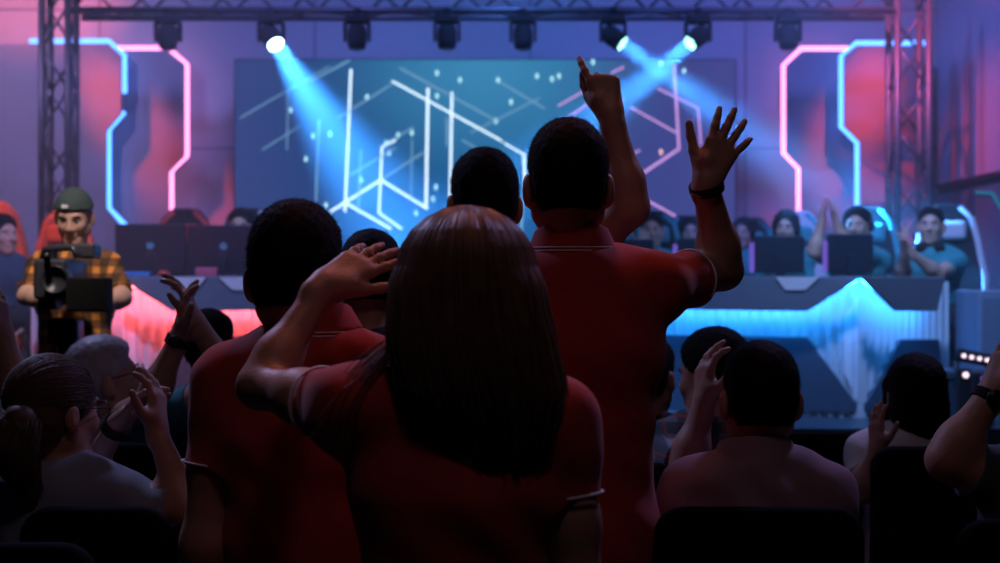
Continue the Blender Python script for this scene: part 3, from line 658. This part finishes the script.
monitor(305, 226, 8.65, .44, 'black monitor on red lit desk mostly hidden by the near left head')
monitor(630, 239, 8.75, .30, 'black monitor in front of the player with a hand at his cheek', True, False); monitor(701, 238, 8.75, .30, 'black monitor behind the raised forearm with bracelet', True, False)
monitor(779, 236, 8.6, .31, 'black monitor in front of the curly haired player', True, False); monitor(850, 234, 8.5, .28, 'black monitor in front of the player raising both arms', True, False)
# small objects on the desks
def small(name, px, d, dims, m, label, cat, bev=.008):
    o = rbox(name, (0, 0, dims[2]/2), dims, m, None, bev); p = P(px, 0, d); o.location = (p.x, d, DZ+.001); return tag(o, label, cat)
small('snack_box', 207, 8.35, (.13, .06, .055), mat('box_red', (.6, .12, .2), .5), 'small red and pink box on the left desk between monitors', 'box')
small('gaming_mouse', 164, 8.40, (.06, .09, .035), REDV, 'small red mouse on the left desk', 'mouse', .015)
small('keyboard', 136, 8.36, (.18, .10, .03), mat('keyboard_blue', (.05, .25, .6), .4), 'blue lit keyboard at the left end of the desk', 'keyboard')
# gaming chairs
def gaming_chair(px, d, rz, c1, c2, label, loc=None):
    p = P(px, 0, d); t = thing('gaming_chair', label, 'gaming chair', (p.x, d, SF), math.radians(rz), 'gaming chairs at the desks')
    # faces +y locally; backrest toward -y
    out = [(-.17, .42), (-.24, .55), (-.26, .78), (-.22, .93), (-.21, 1.02), (-.165, 1.20), (-.09, 1.28), (.09, 1.28), (.165, 1.20), (.21, 1.02), (.22, .93), (.26, .78), (.24, .55), (.17, .42)]
    f = lambda z: -.27-(z-.42)*.12
    MB().prism([Vector((x, f(z), z)) for x, z in out], (0, .07, 0)).build('backrest', c1, t, True, bevel=.02)
    for sx_ in (-1, 1):
        MB().tube([Vector((sx_*x, f(z)+.05, z)) for x, z in ((.18, .46), (.225, .6), (.235, .78), (.205, .92), (.185, 1.03), (.145, 1.18), (.07, 1.255))], .026, 10).build('side_bolster', c2, t, True)
        rbox('armrest', (sx_*.29, -.02, .68), (.09, .26, .03), BLK, t, .012); MB().tube([(sx_*.29, 0, .67), (sx_*.27, 0, .45)], .02, 8).build('arm_post', DMET, t, True)
    rbox('headrest_pillow', (0, f(1.12)+.10, 1.10), (.24, .07, .13), c2, t, .03); rbox('lumbar_pillow', (0, f(.62)+.1, .62), (.30, .07, .18), c1, t, .03)
    rbox('seat', (0, -.02, .395), (.52, .50, .10), c1, t, .035); MB().tube([(0, 0, .40), (0, 0, .12)], .03, 12).build('gas_pole', DMET, t, True)
    for k in range(5):
        a = k*2*math.pi/5+.3; v = Vector((math.cos(a), math.sin(a), 0)); lg = MB().tube([Vector((0, 0, .12)), v*.16+Vector((0, 0, .10)), v*.30+Vector((0, 0, .07))], .02, 8, rs=[.028, .022, .016]).build('base_leg', DMET, t, True)
        MB().tube([v*.30+Vector((-v.y, v.x, 0))*.022+Vector((0, 0, .032)), v*.30-Vector((-v.y, v.x, 0))*.022+Vector((0, 0, .032))], .03, 12).build('caster', BLK, lg, True)
    return t
TV = mat('teal_vinyl', (.05, .35, .4), .75); WV = mat('white_vinyl', (.6, .62, .68), .75)
gaming_chair(46, 9.6, 172, mat('orange_chair', (.55, .08, .04), .5), ORG, 'orange gaming chair behind the camera operator')
gaming_chair(1, 8.72, 210, ORG, mat('orange_dark', (.45, .07, .03), .5), 'orange gaming chair at far left edge holding a dark clad person')
gaming_chair(174, 9.55, 180, BLK, REDV, 'black gaming chair with red bolsters, empty behind left monitors')
gaming_chair(241, 9.5, 180, BLK, WV, 'black gaming chair holding the player with headphones')
gaming_chair(652, 9.9, 172, BLK, TV, 'gaming chair holding the player with a hand at his cheek'); gaming_chair(690, 10.6, 176, BLK, TV, 'gaming chair holding the player left of the raised forearm')
gaming_chair(743, 11.0, 160, BLK, TV, 'gaming chair holding the player right of the raised forearm'); gaming_chair(794, 9.88, 165, WV, TV, 'white and teal gaming chair behind the curly haired player')
gaming_chair(864, 9.34, 160, BLK, TV, 'black and teal gaming chair behind the player raising both arms'); gaming_chair(944, 9.02, 157, BLK, WV, 'black gaming chair with white piping behind the clapping player')

# right side gear
BANN = mat('pale_banner', (.36, .38, .52), .7)
bp = thing('projection_screen', 'pale blank projection screen hanging high on right wall', 'projection screen', (3.76, 10.3, 3.6))
rbox('screen_cloth', (0, 0, 0), (.02, 3.2, 2.66), BANN, bp, .0); rbox('bottom_bar', (-.01, 0, -1.34), (.05, 3.2, .04), DMET, bp, .008)
o = MB().box((0, 0, 0), (.03, 4.3, 1.5)).build('trim_2', mat('blue_wall_board', (.06, .14, .22), .6)); o.location = (3.765, 9.8, 1.44); struct(o)
tl = MB(); tl.tube([Vector((3.74, y, z)) for y, z in ((10.9, 2.15), (10.55, 2.12), (10.2, 1.88), (10.2, .8))], .012, 6)
tag(tl.build('neon_line', emis('dim_teal', (.02, .30, .50), .6)), 'dim teal light line on the dark lower right wall', 'light line')
ec = thing('loudspeaker', 'tall pale blue grey cabinet standing at right behind the desk end', 'cabinet', (P(992, 0, 8.1).x, 8.1, SF))
rbox('cabinet_body', (0, 0, .36), (.30, .4, .70), mat('pale_cabinet', (.22, .30, .42), .5), ec, .015); rbox('cabinet_grille', (0, -.205, .36), (.26, .012, .62), mat('grille', (.16, .22, .32), .7), ec, .004)
fc = thing('flight_case', 'dark flight case with metal corners at the right stage edge', 'case', (P(960, 0, 7.45).x, 7.45, SF))
rbox('case_body', (0, 0, .12), (.26, .3, .24), mat('case_blue', (.05, .08, .13), .5), fc, .01); rbox('case_lid', (0, 0, .265), (.27, .31, .05), mat('case_blue2', (.06, .10, .15), .5), fc, .01)
for sx_ in (-1, 1): rbox('latch', (sx_*.07, -.157, .235), (.03, .01, .05), DMET, fc, .002)
lb = thing('led_bar', 'led bar with row of pinkish white lamps at the right edge', 'stage lamp', (P(985, 0, 7.3).x, 7.3, SF))
a_, b_ = P(960, 355, 7.3), P(1030, 368, 7.3); base = Vector(lb.location)
MB().tube([a_-base+V(0, .04, 0), b_-base+V(0, .04, 0)], .035, 10).build('bar_housing', BLK, lb, True)
for k in range(9):
    p = a_.lerp(b_, (k+.5)/9)-base; MB().lathe(p, [(.010, .01), (.012, -.004), (.0001, -.009)], 12, Matrix.Rotation(-math.pi/2, 3, 'X')).build('bar_lamp', WHTL, lb)
for p in (a_, b_): MB().tube([p-base+V(0, .06, -.03), V(p.x-base.x, .06, 0)], .015, 8).build('bar_foot', DMET, lb, True)
for px, py in ((966, 375), (984, 379)):
    p = P(px, py, 7.2); s_ = thing('small_floor_lamp', 'small square lamp glowing pink white below the led bar, %s of the two' % ('left' if px < 970 else 'right'), 'stage lamp', (p.x, 7.2, SF))
    rbox('lamp_body', (0, .04, (p.z-SF)/2), (.07, .06, p.z-SF+.06), BLK, s_, .01); MB().lathe((0, 0, p.z-SF), [(.014, .015), (.016, 0), (.0001, -.006)], 12, Matrix.Rotation(-math.pi/2, 3, 'X')).build('lamp_lens', WHTL if px < 970 else PURL, s_)

# ---------------------------------------------------------------- haze and light
hz = MB().box((0, 0, 0), (9.86, 6.4, 5.1)).build('haze', None); hz.location = (-1.165, 8.78, 2.6); hz.data.materials.clear()
hm = bpy.data.materials.new('haze_volume'); hm.use_nodes = True; nt = hm.node_tree
for n in list(nt.nodes): nt.nodes.remove(n)
vs = nt.nodes.new('ShaderNodeVolumeScatter'); vs.inputs['Color'].default_value = (.9, .92, 1, 1); vs.inputs['Density'].default_value = .045; vs.inputs['Anisotropy'].default_value = .2
o_ = nt.nodes.new('ShaderNodeOutputMaterial'); nt.links.new(vs.outputs[0], o_.inputs['Volume']); hz.data.materials.append(hm); hz['kind'] = 'stuff'; hz['label'] = 'thin stage haze catching the lamp beams'
# ---------------------------------------------------------------- audience
NEAR = .0045
def seat_chair(px, d, label, w=.42, rz=0, top=1.0):
    p = P(px, 0, d); t = thing('audience_chair', label, 'chair', (p.x, d+.27, 0), math.radians(rz), 'black chairs in the audience')
    zz = .52; pts = []; r = .06
    for cx, cz, a0 in ((w/2-r, zz+r, -90), (w/2-r, top-r, 0), (-w/2+r, top-r, 90), (-w/2+r, zz+r, 180)):
        for k in range(6): a = math.radians(a0+k*18); pts.append((cx+r*math.cos(a), cz+r*math.sin(a)))
    MB().prism([Vector((x, -.27-(z-.5)*.02, z)) for x, z in pts], (0, .045, 0)).build('backrest', CHAIRM, t, bevel=.016)
    rbox('seat', (0, -.02, .41), (w, .42, .07), CHAIRM, t, .02)
    for sx_ in (-1, 1):
        for y in (.15, -.20): MB().tube([(sx_*(w/2-.03), y, .42), (sx_*(w/2-.01), y*1.1, 0)], .012, 8).build('leg', DMET, t, True)
        MB().tube([(sx_*(w/2-.04), -.20, .42), (sx_*(w/2-.04), -.255, .60)], .012, 8).build('back_post', DMET, t, True)
    return t
# standing: three in red polos
fw = person('person in front centre with long brown hair and red polo raising a bent arm', (467, 217, 2.0), hy=4, s=.97, female=True, neck=(461, 372, 2.0), polo=True, shirt=REDS, h=NEAR, hair=('none', HBRN), sleeve=.38,
    arms=dict(L=dict(e=(260, 386, 2.2), w=(323, 287, 2.28), f=P(392, 243, 2.36)-P(323, 287, 2.28), n=V(.1, 1, -.5), curl=(3, 4, 6, 9), spread=(10, 3, -5, -11), thumb=(34, 5), tcurl=4, sleeve=.33)), sh=dict(L=(350, 410, 2.0)))
def long_hair(p, m):
    H, O, R_, F_ = p['H'], p['O'], p['R'], p['F']; zb = 1.150
    ph = RNG.uniform(0, 6, 3)
    prof = [(0, .088, .076, 0), (.25, .092, .062, .006), (.5, .082, .046, .020), (.75, .050, .030, .032), (1., .012, .012, .045)]
    prs = [ell(H+V(0, -.014, .040), (.082, .099, .080)), ell(H+V(0, -.03, -.02), (.088, .080, .082), k=.04)]
    z0 = H.z-.03
    for i in range(4):
        a, b = prof[i], prof[i+1]
        prs.append(econe(H+V(a[3], -.055-.02*a[0], -.03-(z0-zb)*a[0]), H+V(b[3], -.055-.03*b[0], -.03-(z0-zb)*b[0]), (a[1], a[2]), (b[1], b[2]), (1, 0, 0), k=.05))
    hs = sdf_mesh('hair', prs+[ell(H+V(0, .115, -.05), (.07, .075, .11), op='s', k=.02)], .005, m, p['root'], k=.04, origin=O,
        noise=lambda X, Y, Z: .002*np.sin((X+.2*np.sin(Z*9)*.05)*260+ph[0]+Z*7)+.002*np.sin(X*95+Z*12+ph[1]))
    ALL = []; LO = []
    n = 18
    for _ in range(5200):
        a = math.radians(RNG.uniform(-125, 125)); off = RNG.uniform(-.004, .009); w1, w2, w3 = RNG.normal(0, 1, 3); L = min(1.06, RNG.uniform(.5, 1.08))
        pts = []
        for k in range(n):
            t = k/(n-1)
            if t < .32:
                q = t/.32; po = math.radians(4+86*q); x = (.094+off)*math.sin(po)*math.sin(a); y = -.014-(.112+off)*math.sin(po)*math.cos(a); z = .036+(.090+off)*math.cos(po)
            else:
                q = (t-.32)/.68*L; z = .036-(.07+z0-zb)*q; hw = np.interp(q, [0, .25, .5, .75, 1], [.096, .104, .102, .070, .020]); hd = np.interp(q, [0, .3, 1], [.112, .10, .03]); sh = np.interp(q, [0, .25, .5, .75, 1.], [0, .006, .020, .032, .045])
                x = sh+(hw+off*1.5)*math.sin(a)+.006*w1*q+.005*math.sin(q*9+w2*3)*q; y = -.014-.045*min(1, q*2)-(hd+off)*abs(math.cos(a))**.7*(1 if math.cos(a) > 0 else -.4)+.004*w3*q
            pts.append((H.x-O.x+x, H.y-O.y+y, H.z+z))
        ALL.append([tuple(q) for q in pts])
    for _ in range(90):   # loose locks lying over the left shoulder
        w1, w2 = RNG.normal(0, 1, 2); s0 = V(-.105, -.03+.01*w1, -.07+.01*w2); e0 = V(-.165-.02*abs(w2), -.06+.02*w1, -.165-.03*RNG.uniform(0, 2)); pts = []
        for k in range(12):
            t = k/11; q = s0.lerp(e0, t)+V(-.012*math.sin(t*math.pi)*(1+w1*.4), 0, .012*math.sin(t*3)); pts.append(q+H-O)
        LO.append([tuple(q) for q in pts])
    strand_mesh('hair_strands', ALL, m, p['root'], .0011); strand_mesh('loose_locks', LO, m, p['root'], .0007)
long_hair(fw, HBRN)
lm = person('person in red polo with short black hair standing left of the long haired one', (297, 208, 2.5), hy=6, s=1.02, neck=(312, 338, 2.5), polo=True, shirt=REDS, h=NEAR, hair=('short', HBLK, .016), bulk=.97, sleeve=.52)
tm = person('tallest person in red polo, back turned, open hand raised with bracelet', (568, 125, 2.85), s=1.02, neck=(572, 254, 2.85), polo=True, shirt=REDS, h=NEAR, hair=('short', HBLK, .014), by=4,
    arms=dict(R=dict(e=(723, 270, 3.06), w=(706, 184, 2.96), f=V(.44, 0, 1), n=V(-.05, 1, .05), curl=(6, 5, 7, 10), spread=(6, -3, -12, -26), thumb=(40, 12), tcurl=4, hs=.97, sleeve=.50)), sh=dict(R=(658, 287, 2.86)))
wristband(tm, 'R', 'bracelet', BLK, .0335, .012, -.004)
fm = person('dark clad person at centre between the red polos raising a fist', (484, 154, 3.3), s=.99, h=NEAR, shirt=mat('plum_shirt', (.06, .04, .08), .9), hair=('short', HBLK, .016), hy=-8,
    arms=dict(R=dict(e=(631, 208, 3.2), w=(611, 116, 3.2), f=V(-.22, .15, 1), n=V(.1, 1, 0), curl=(9, 62, 70, 72), spread=(10, 2, -3, -8), thumb=(30, 40), tcurl=18, sleeve=.35)), sh=dict(R=(562, 276, 3.3)))
bm_ = person('dark clad person mostly hidden between left polo and long hair', (371, 234, 3.4), s=.93, h=.006, shirt=BLK, hair=('short', HBLK, .014))
# seated, right side
pk = person('seated person in dusty pink shirt with cropped dark hair, back turned', (760, 344, 3.05), s=1.0, seated=True, neck=(756, 457, 3.03), shirt=PINK, h=NEAR, wrinkle=.0045, hair=('short', HBLK, .006), width=1.0, sleeve=.8)
nb, Rk, Fk = pk['NB'], pk['R'], pk['F']
sdf_mesh('shirt_collar', [econe(nb-V(0, 0, .020), nb+V(0, .006, .045), (.104, .092), (.074, .070), (1, 0, 0))], .004, PINK, pk['root'], origin=pk['O'], clips=[((nb.x, nb.y, nb.z+.036), (0, .3, 1)), ((nb.x, nb.y, nb.z-.03), (0, 0, -1))])
pl = person('seated person in plaid shirt clapping beside face, left of the pink shirt', (714, 333, 3.72), hy=-42, hp=4, s=.98, seated=True, by=-15, neck=(706, 420, 3.72), shirt=PLD, h=.005, hair=('short', HBLK, .020), long_sleeve=False, sleeve=.95, face=True,
    arms=dict(L=dict(e=(687, 466, 3.42), w=(704, 404, 3.44), f=V(.03, .02, 1), n=V(1, .4, .1), curl=(22, 18, 20, 24), spread=(6, 1, -3, -7)), R=dict(e=(752, 470, 3.75), w=(722, 408, 3.75), f=V(-.1, 0, 1), n=V(-1, 0, 0))))
p12 = person('seated dark haired person seen just right of the tallest polo', (650, 340, 4.4), hy=30, s=.98, seated=True, h=.006, shirt=BLK, hair=('short', HBLK, .012), skin=SKIN2)
wr_ = person('seated person in white shirt with dark bob and one palm raised', (915, 356, 4.1), s=.95, female=True, seated=True, h=.005, shirt=WHT, hair=('bob', HBLK), neck=(911, 428, 4.1),
    arms=dict(L=dict(e=(862, 492, 4.0), w=(878, 450, 3.95), f=V(-.08, 0, 1), hs=.9, n=V(.9, .4, 0), curl=(8, 8, 8, 10), spread=(7, 1, -4, -9))))
re_ = person('seated person at right edge in slate shirt with watch on raised forearm', (1062, 352, 2.9), s=1.0, seated=True, h=NEAR, shirt=SLATE, hair=('short', HBLK, .01), neck=(1070, 440, 2.9),
    arms=dict(L=dict(e=(947, 460, 2.88), w=(991, 395, 2.9), f=V(.5, .1, 1), n=V(.8, .5, 0), sleeve=.62)), sh=dict(L=(1008, 484, 2.9)))
wristband(re_, 'L', 'wristwatch', BLK, .031, .014, -.002, True)
# seated, left side
pw = person('seated person in grey tee with blond ponytail and glasses clapping', (55, 358, 3.05), hy=36, hp=2, s=.97, female=True, seated=True, by=12, neck=(68, 464, 3.05), shirt=GRYT, h=NEAR, face=True, sleeve=.78,
    hair=('ponytail', HBLD, None, [(20, 420, 2.93), (13, 446, 2.92), (18, 470, 2.93), (32, 496, 2.94)], 1.3),
    arms=dict(L=dict(e=(84, 480, 3.32), w=(118, 424, 3.22), f=V(.75, -.05, .8), n=V(.6, -.2, -.6), curl=(18, 16, 18, 20)), R=dict(e=(186, 508, 2.98), w=(157, 432, 3.08), f=V(.0, .05, 1), n=V(-1, .2, .1), curl=(20, 18, 20, 24), spread=(8, 2, -4, -10))))
glasses(pw, DMET); wristband(pw, 'L', 'bracelet', BLK, .030, .016, -.002)
gm = person('seated grey haired person in teal tee and glasses clapping high', (106, 340, 4.15), hy=62, hp=-14, s=1.0, seated=True, by=25, neck=(106, 424, 4.15), shirt=mat('teal_tee', (.04, .20, .24), .9), h=.005, face=True, sleeve=.42,
    hair=('short', HGRY, .022), arms=dict(L=dict(e=(150, 402, 3.95), w=(179, 338, 3.95), f=V(.12, 0, 1), n=V(.9, .2, -.3), curl=(14, 12, 12, 14)), R=dict(e=(236, 384, 4.02), w=(197, 324, 3.98), f=V(-.38, 0, 1), n=V(-.8, 0, -.5), curl=(18, 14, 16, 20))), sh=dict(R=(170, 412, 4.15)))
glasses(gm, DMET); wristband(gm, 'L', 'wristwatch', BLK, .031, .018, -.002, True)
dk = person('seated dark haired person in navy behind the high clapping hands', (210, 312, 4.8), hy=15, s=1.0, seated=True, h=.006, shirt=NAVY, hair=('short', HBLK, .014))
fl = person('person at far left edge, only a raised bare forearm in view', (-42, 335, 3.75), s=1.0, seated=True, h=.006, shirt=mat('pale_tee', (.35, .38, .45), .9), hair=('short', HBRN, .012),
    arms=dict(R=dict(e=(22, 408, 3.7), w=(3, 336, 3.75), f=V(-.2, 0, 1), n=V(-.8, .3, 0), sleeve=.6)))
# audience chairs
seat_chair(760, 2.76, 'black chair back right behind the pink shirt'); seat_chair(938, 3.78, 'black chair holding the person in the white shirt', w=.36)
seat_chair(94, 2.76, 'black chair holding the person with the blond ponytail', w=.30); seat_chair(140, 3.86, 'black chair holding the grey haired person')
seat_chair(704, 3.43, 'black chair hidden behind pink shirt, holding the plaid shirt person'); seat_chair(208, 4.52, 'black chair holding the dark haired person in navy')
seat_chair(650, 4.12, 'black chair holding the dark haired person right of tallest polo'); seat_chair(1070, 2.62, 'black chair at right edge holding the person with watch')
seat_chair(-46, 3.46, 'black chair beyond left edge holding the person with raised forearm'); seat_chair(836, 4.15, 'empty black chair between pink shirt and dark bob'); seat_chair(-28, 2.38, 'empty black chair at the bottom left corner')
# ---------------------------------------------------------------- camera operator
cm = person('person in dark cap and orange black plaid shirt operating the video camera', (74, 190, 6.0), hy=176, hp=20, by=178, s=.94, h=.0065, shirt=OPL, hair=('cap', HBLK, mat('cap_grey', (.04, .07, .07), .9)), face=True, sleeve=.85, width=1.0,
    arms=dict(R=dict(e=(27, 296, 5.9), w=(60, 300, 5.74), f=V(1, -.1, .2), n=V(0, 0, 1), curl=(35, 35, 35, 35)), L=dict(e=(122, 298, 5.85), w=(104, 303, 5.66), f=V(-1, -.1, .1), n=V(0, 0, 1), curl=(35, 35, 35, 35))), skin=SKINL)
CAMM = mat('camera_plastic', (.05, .055, .065), .35); GLS = mat('lens_glass', (.02, .03, .05), .08)
cc = P(78, 268, 5.55); cc.x += 0; vc = thing('video_camera', 'large black video camera with flip out hood held by the operator', 'video camera', (cc.x, 5.55, 1.40))
Ov = Vector((cc.x, 5.55, 1.40)); q = lambda px, py, d: P(px, py, d)-Ov
rbox('camera_body', q(66, 268, 5.6), (.13, .30, .16), CAMM, vc, .015); rbox('viewfinder', q(92, 240, 5.62), (.09, .12, .06), CAMM, vc, .012)
MB().lathe(q(62, 268, 5.42), [(.045, -.06), (.05, -.02), (.056, .03), (.050, .03), (.040, .01), (.0001, .005)], 20, Matrix.Rotation(math.pi/2, 3, 'X')).build('camera_lens', CAMM, vc, True)
MB().tube([q(48, 250, 5.6), q(50, 238, 5.58), q(78, 236, 5.5), q(84, 246, 5.5)], .014, 8).build('top_handle', CAMM, vc, True)
MB().tube([q(52, 246, 5.7), q(52, 244, 5.35)], .013, 10).build('microphone', CAMM, vc, True)
vc.location.z -= .045; vc.location.x -= .02
hd = MB(); x0, x1 = 71, 111; pts = [q(x0, 266, 5.38), q(x1, 266, 5.38), q(x1+1, 300, 5.38), q(x0, 300, 5.38)]; hd.prism(pts, (0, .10, 0)); hb = hd.build('monitor_hood', BLK, vc, bevel=.006)
MB().prism([q(x0+2, 268, 5.378), q(x1-2, 268, 5.378), q(x1-1, 298, 5.378), q(x0+2, 298, 5.378)], (0, .004, 0)).build('hood_opening', mat('hood_inside', (.004, .004, .005), .8), hb)
MB().tube([q(58, 242, 5.5), q(58, 262, 5.45)], .02, 10).build('lens_ring', DMET, vc, True); rbox('cable_box', q(55, 292, 5.58), (.07, .1, .05), DMET, vc, .01)
tp = thing('camera_tripod', 'dark tripod with fluid head carrying the video camera', 'tripod', (P(66, 0, 5.6).x, 5.6, 0))
rbox('fluid_head', (0, 0, 1.25), (.12, .12, .11), DMET, tp, .02); MB().tube([(0, 0, 1.20), (0, 0, .95)], .035, 12).build('centre_column', DMET, tp, True)
MB().tube([(0, .03, 1.22), (.16, .22, 1.12)], .012, 8).build('pan_handle', DMET, tp, True)
for k in range(3):
    a = math.radians(30+120*k); MB().tube([(.04*math.cos(a), .04*math.sin(a), 1.12), (.34*math.cos(a), .34*math.sin(a), .0)], .016, 8, rs=[.02, .012]).build('leg', DMET, tp, True)
# ---------------------------------------------------------------- players on the stage
def player(label, top, by, hair, shirt, **kw):
    return person(label.replace('player', 'person', 1), top, hy=kw.pop('hy', by), by=by, ground=SF, seated=True, h=.0075, hair=hair, shirt=shirt, face=kw.pop('face', True), skin=kw.pop('skin', SKINL), **kw)
player('player in teal shirt at right desk resting cheek on hand', (652, 214, 9.9), 188, ('short', HBLK, .014), TEAL, arms=dict(R=dict(e=(628, 262, 9.6), w=(643, 247, 9.65), f=V(.1, .2, 1), n=V(.3, 1, 0), curl=(30, 40, 40, 45))))
pb = player('player with headphones seen just left of the raised forearm with bracelet', (690, 218, 10.6), 184, ('bob', HBLK), TEAL, female=True, s=.96)
player('dark haired player seen just right of the raised forearm with bracelet', (743, 219, 11.0), 200, ('curly', HBLK), TEAL, s=.96, female=True)
player('curly haired player in teal shirt right of the pink wall line', (786, 212, 9.85), 200, ('curly', HBLK), TEAL, female=True, s=.97, skin=SKINL)
pe = player('player in teal shirt raising both forearms by his head', (857, 208, 9.3), 206, ('short', HBLK, .014), TEAL, arms=dict(R=dict(e=(814, 252, 9.05), w=(821, 224, 9.05), f=V(.08, 0, 1), n=V(1, -.2, 0)), L=dict(e=(845, 246, 8.95), w=(838, 226, 8.95), f=V(-.15, 0, 1), n=V(-1, .2, 0))))
headphones(pe, BLK)
pf = player('player in teal shirt clapping with headphones round his neck', (931, 207, 8.95), 203, ('short', HBLK, .002), TEAL, arms=dict(R=dict(e=(903, 274, 8.85), w=(905, 253, 8.7), f=V(-.15, -.1, 1), n=V(1, 0, -.1), curl=(15, 15, 15, 15)), L=dict(e=(938, 274, 8.7), w=(912, 254, 8.62), f=V(-.45, -.1, 1), n=V(-1, .1, 0), curl=(15, 15, 15, 15))), width=1.05)
headphones(pf, BLK, True)
pg = player('player in dark navy with headphones behind left monitors', (241, 210, 9.5), 180, ('short', HBLK, .014), NAVY); headphones(pg, DMET)
ph_ = player('dark clad person in orange chair at far left edge of stage', (3, 216, 8.7), 150, ('short', HBLK, .02), mat('steel_shirt', (.05, .07, .12), .9), hy=130)
# ---------------------------------------------------------------- lamps of the hall and added fill
spot((-4.2, 8.6, 4.7), (-4.8, 12, 2.4), (.55, .42, .95), 560, 90, 1., .1, 'violet_wash')
spot((-1.8, 8.8, 4.7), (-2.0, 12, 2.2), (.20, .24, .95), 330, 85, 1., .1, 'blue_wash')
spot((.2, 9.0, 4.7), (.0, 12, 2.6), (.10, .27, 1.), 320, 85, 1., .1, 'blue_wash')
spot((2.2, 8.8, 4.7), (2.2, 12, 2.2), (.14, .20, 1.), 420, 85, 1., .1, 'blue_wash')
spot((1.2, 8.2, 4.9), (3.78, 9.8, 2.6), (.22, .24, 1.), 450, 80, 1., .1, 'violet_wash')
# red profile lamps
spot((-4.5, 10.2, 4.95), (-3.02, 11.7, 2.66), (1., .07, .03), 1300, 15, 1., .1, 'red_lamp')
spot((-2.9, 8.8, 4.9), (-3.9, 11.9, 3.95), (1., .12, .10), 1000, 30, 1., .03, 'red_lamp')
spot((3.7, 10.1, 4.95), (2.98, 11.7, 2.75), (1., .07, .03), 1300, 17, 1., .1, 'red_lamp')
spot((2.0, 8.6, 5.0), (3.05, 10.4, 3.0), (1., .05, .03), 1100, 30, 1., .03, 'red_lamp')
spot((2.0, 8.0, 5.0), (3.75, 10.0, 4.3), (1., .10, .05), 1200, 26, 1., .03, 'red_lamp')
spot((-3.6, 7.6, 4.9), (-3.15, 9.5, 1.7), (1., .30, .2), 420, 24, 1., .05, 'red_lamp')  # extra red spot from above, added to brighten the orange chair
# stage front light on the players and the desks
spot((1.5, 5.8, 4.9), (2.4, 8.6, 1.2), (.26, .44, 1.), 1000, 55, 1., .1, 'player_light')
spot((-1.8, 5.8, 4.9), (-2.2, 8.6, 1.2), (.34, .42, 1.), 850, 55, 1., .1, 'player_light')
spot((-1.4, 3.6, 4.6), (-1.85, 6.0, 1.5), (1., .78, .75), 600, 24, 1., .1, 'camera_light')
# dim unseen fill spots, added to lift the audience out of black
spot((.15, 3.7, 4.9), (.1, 2.2, 1.3), (1., .30, .2), 65, 32, 1., .25, 'audience_fill')
spot((-2.4, 5.6, 4.6), (-1.1, 3.2, 1.2), (.50, .50, 1.), 260, 60, 1., .25, 'audience_fill')
spot((2.4, 5.6, 4.6), (1.0, 3.2, 1.2), (.50, .40, .95), 230, 60, 1., .25, 'audience_fill')
spot((.2, .3, 5.0), (.0, 2.6, 1.3), (1., .66, .72), 25, 62, 1., .3, 'audience_fill')
spot((.15, 3.9, 4.9), (.1, 2.2, 1.3), (1., .25, .2), 60, 30, 1., .25, 'audience_fill')
w = bpy.data.worlds.new('world'); SC.world = w; w.use_nodes = True; w.node_tree.nodes['Background'].inputs[0].default_value = (.01, .012, .03, 1); w.node_tree.nodes['Background'].inputs[1].default_value = .3
cam = bpy.data.cameras.new('camera'); co = bpy.data.objects.new('camera', cam); COL.objects.link(co); SC.camera = co
cam.lens = 50; cam.sensor_width = 36; co.location = (0, 0, EYE); co.rotation_euler = (math.radians(90), 0, 0); cam.clip_start = .05
cam.dof.use_dof = True; cam.dof.focus_distance = 2.85; cam.dof.aperture_fstop = 3.7
vs_ = SC.view_settings; vs_.view_transform = 'Standard'; vs_.look = 'None'; vs_.exposure = 0; vs_.gamma = 1; vs_.use_curve_mapping = False
SC.cycles.use_denoising = True; SC.cycles.max_bounces = 5; SC.cycles.diffuse_bounces = 3; SC.cycles.volume_bounces = 0; SC.cycles.sample_clamp_indirect = 3
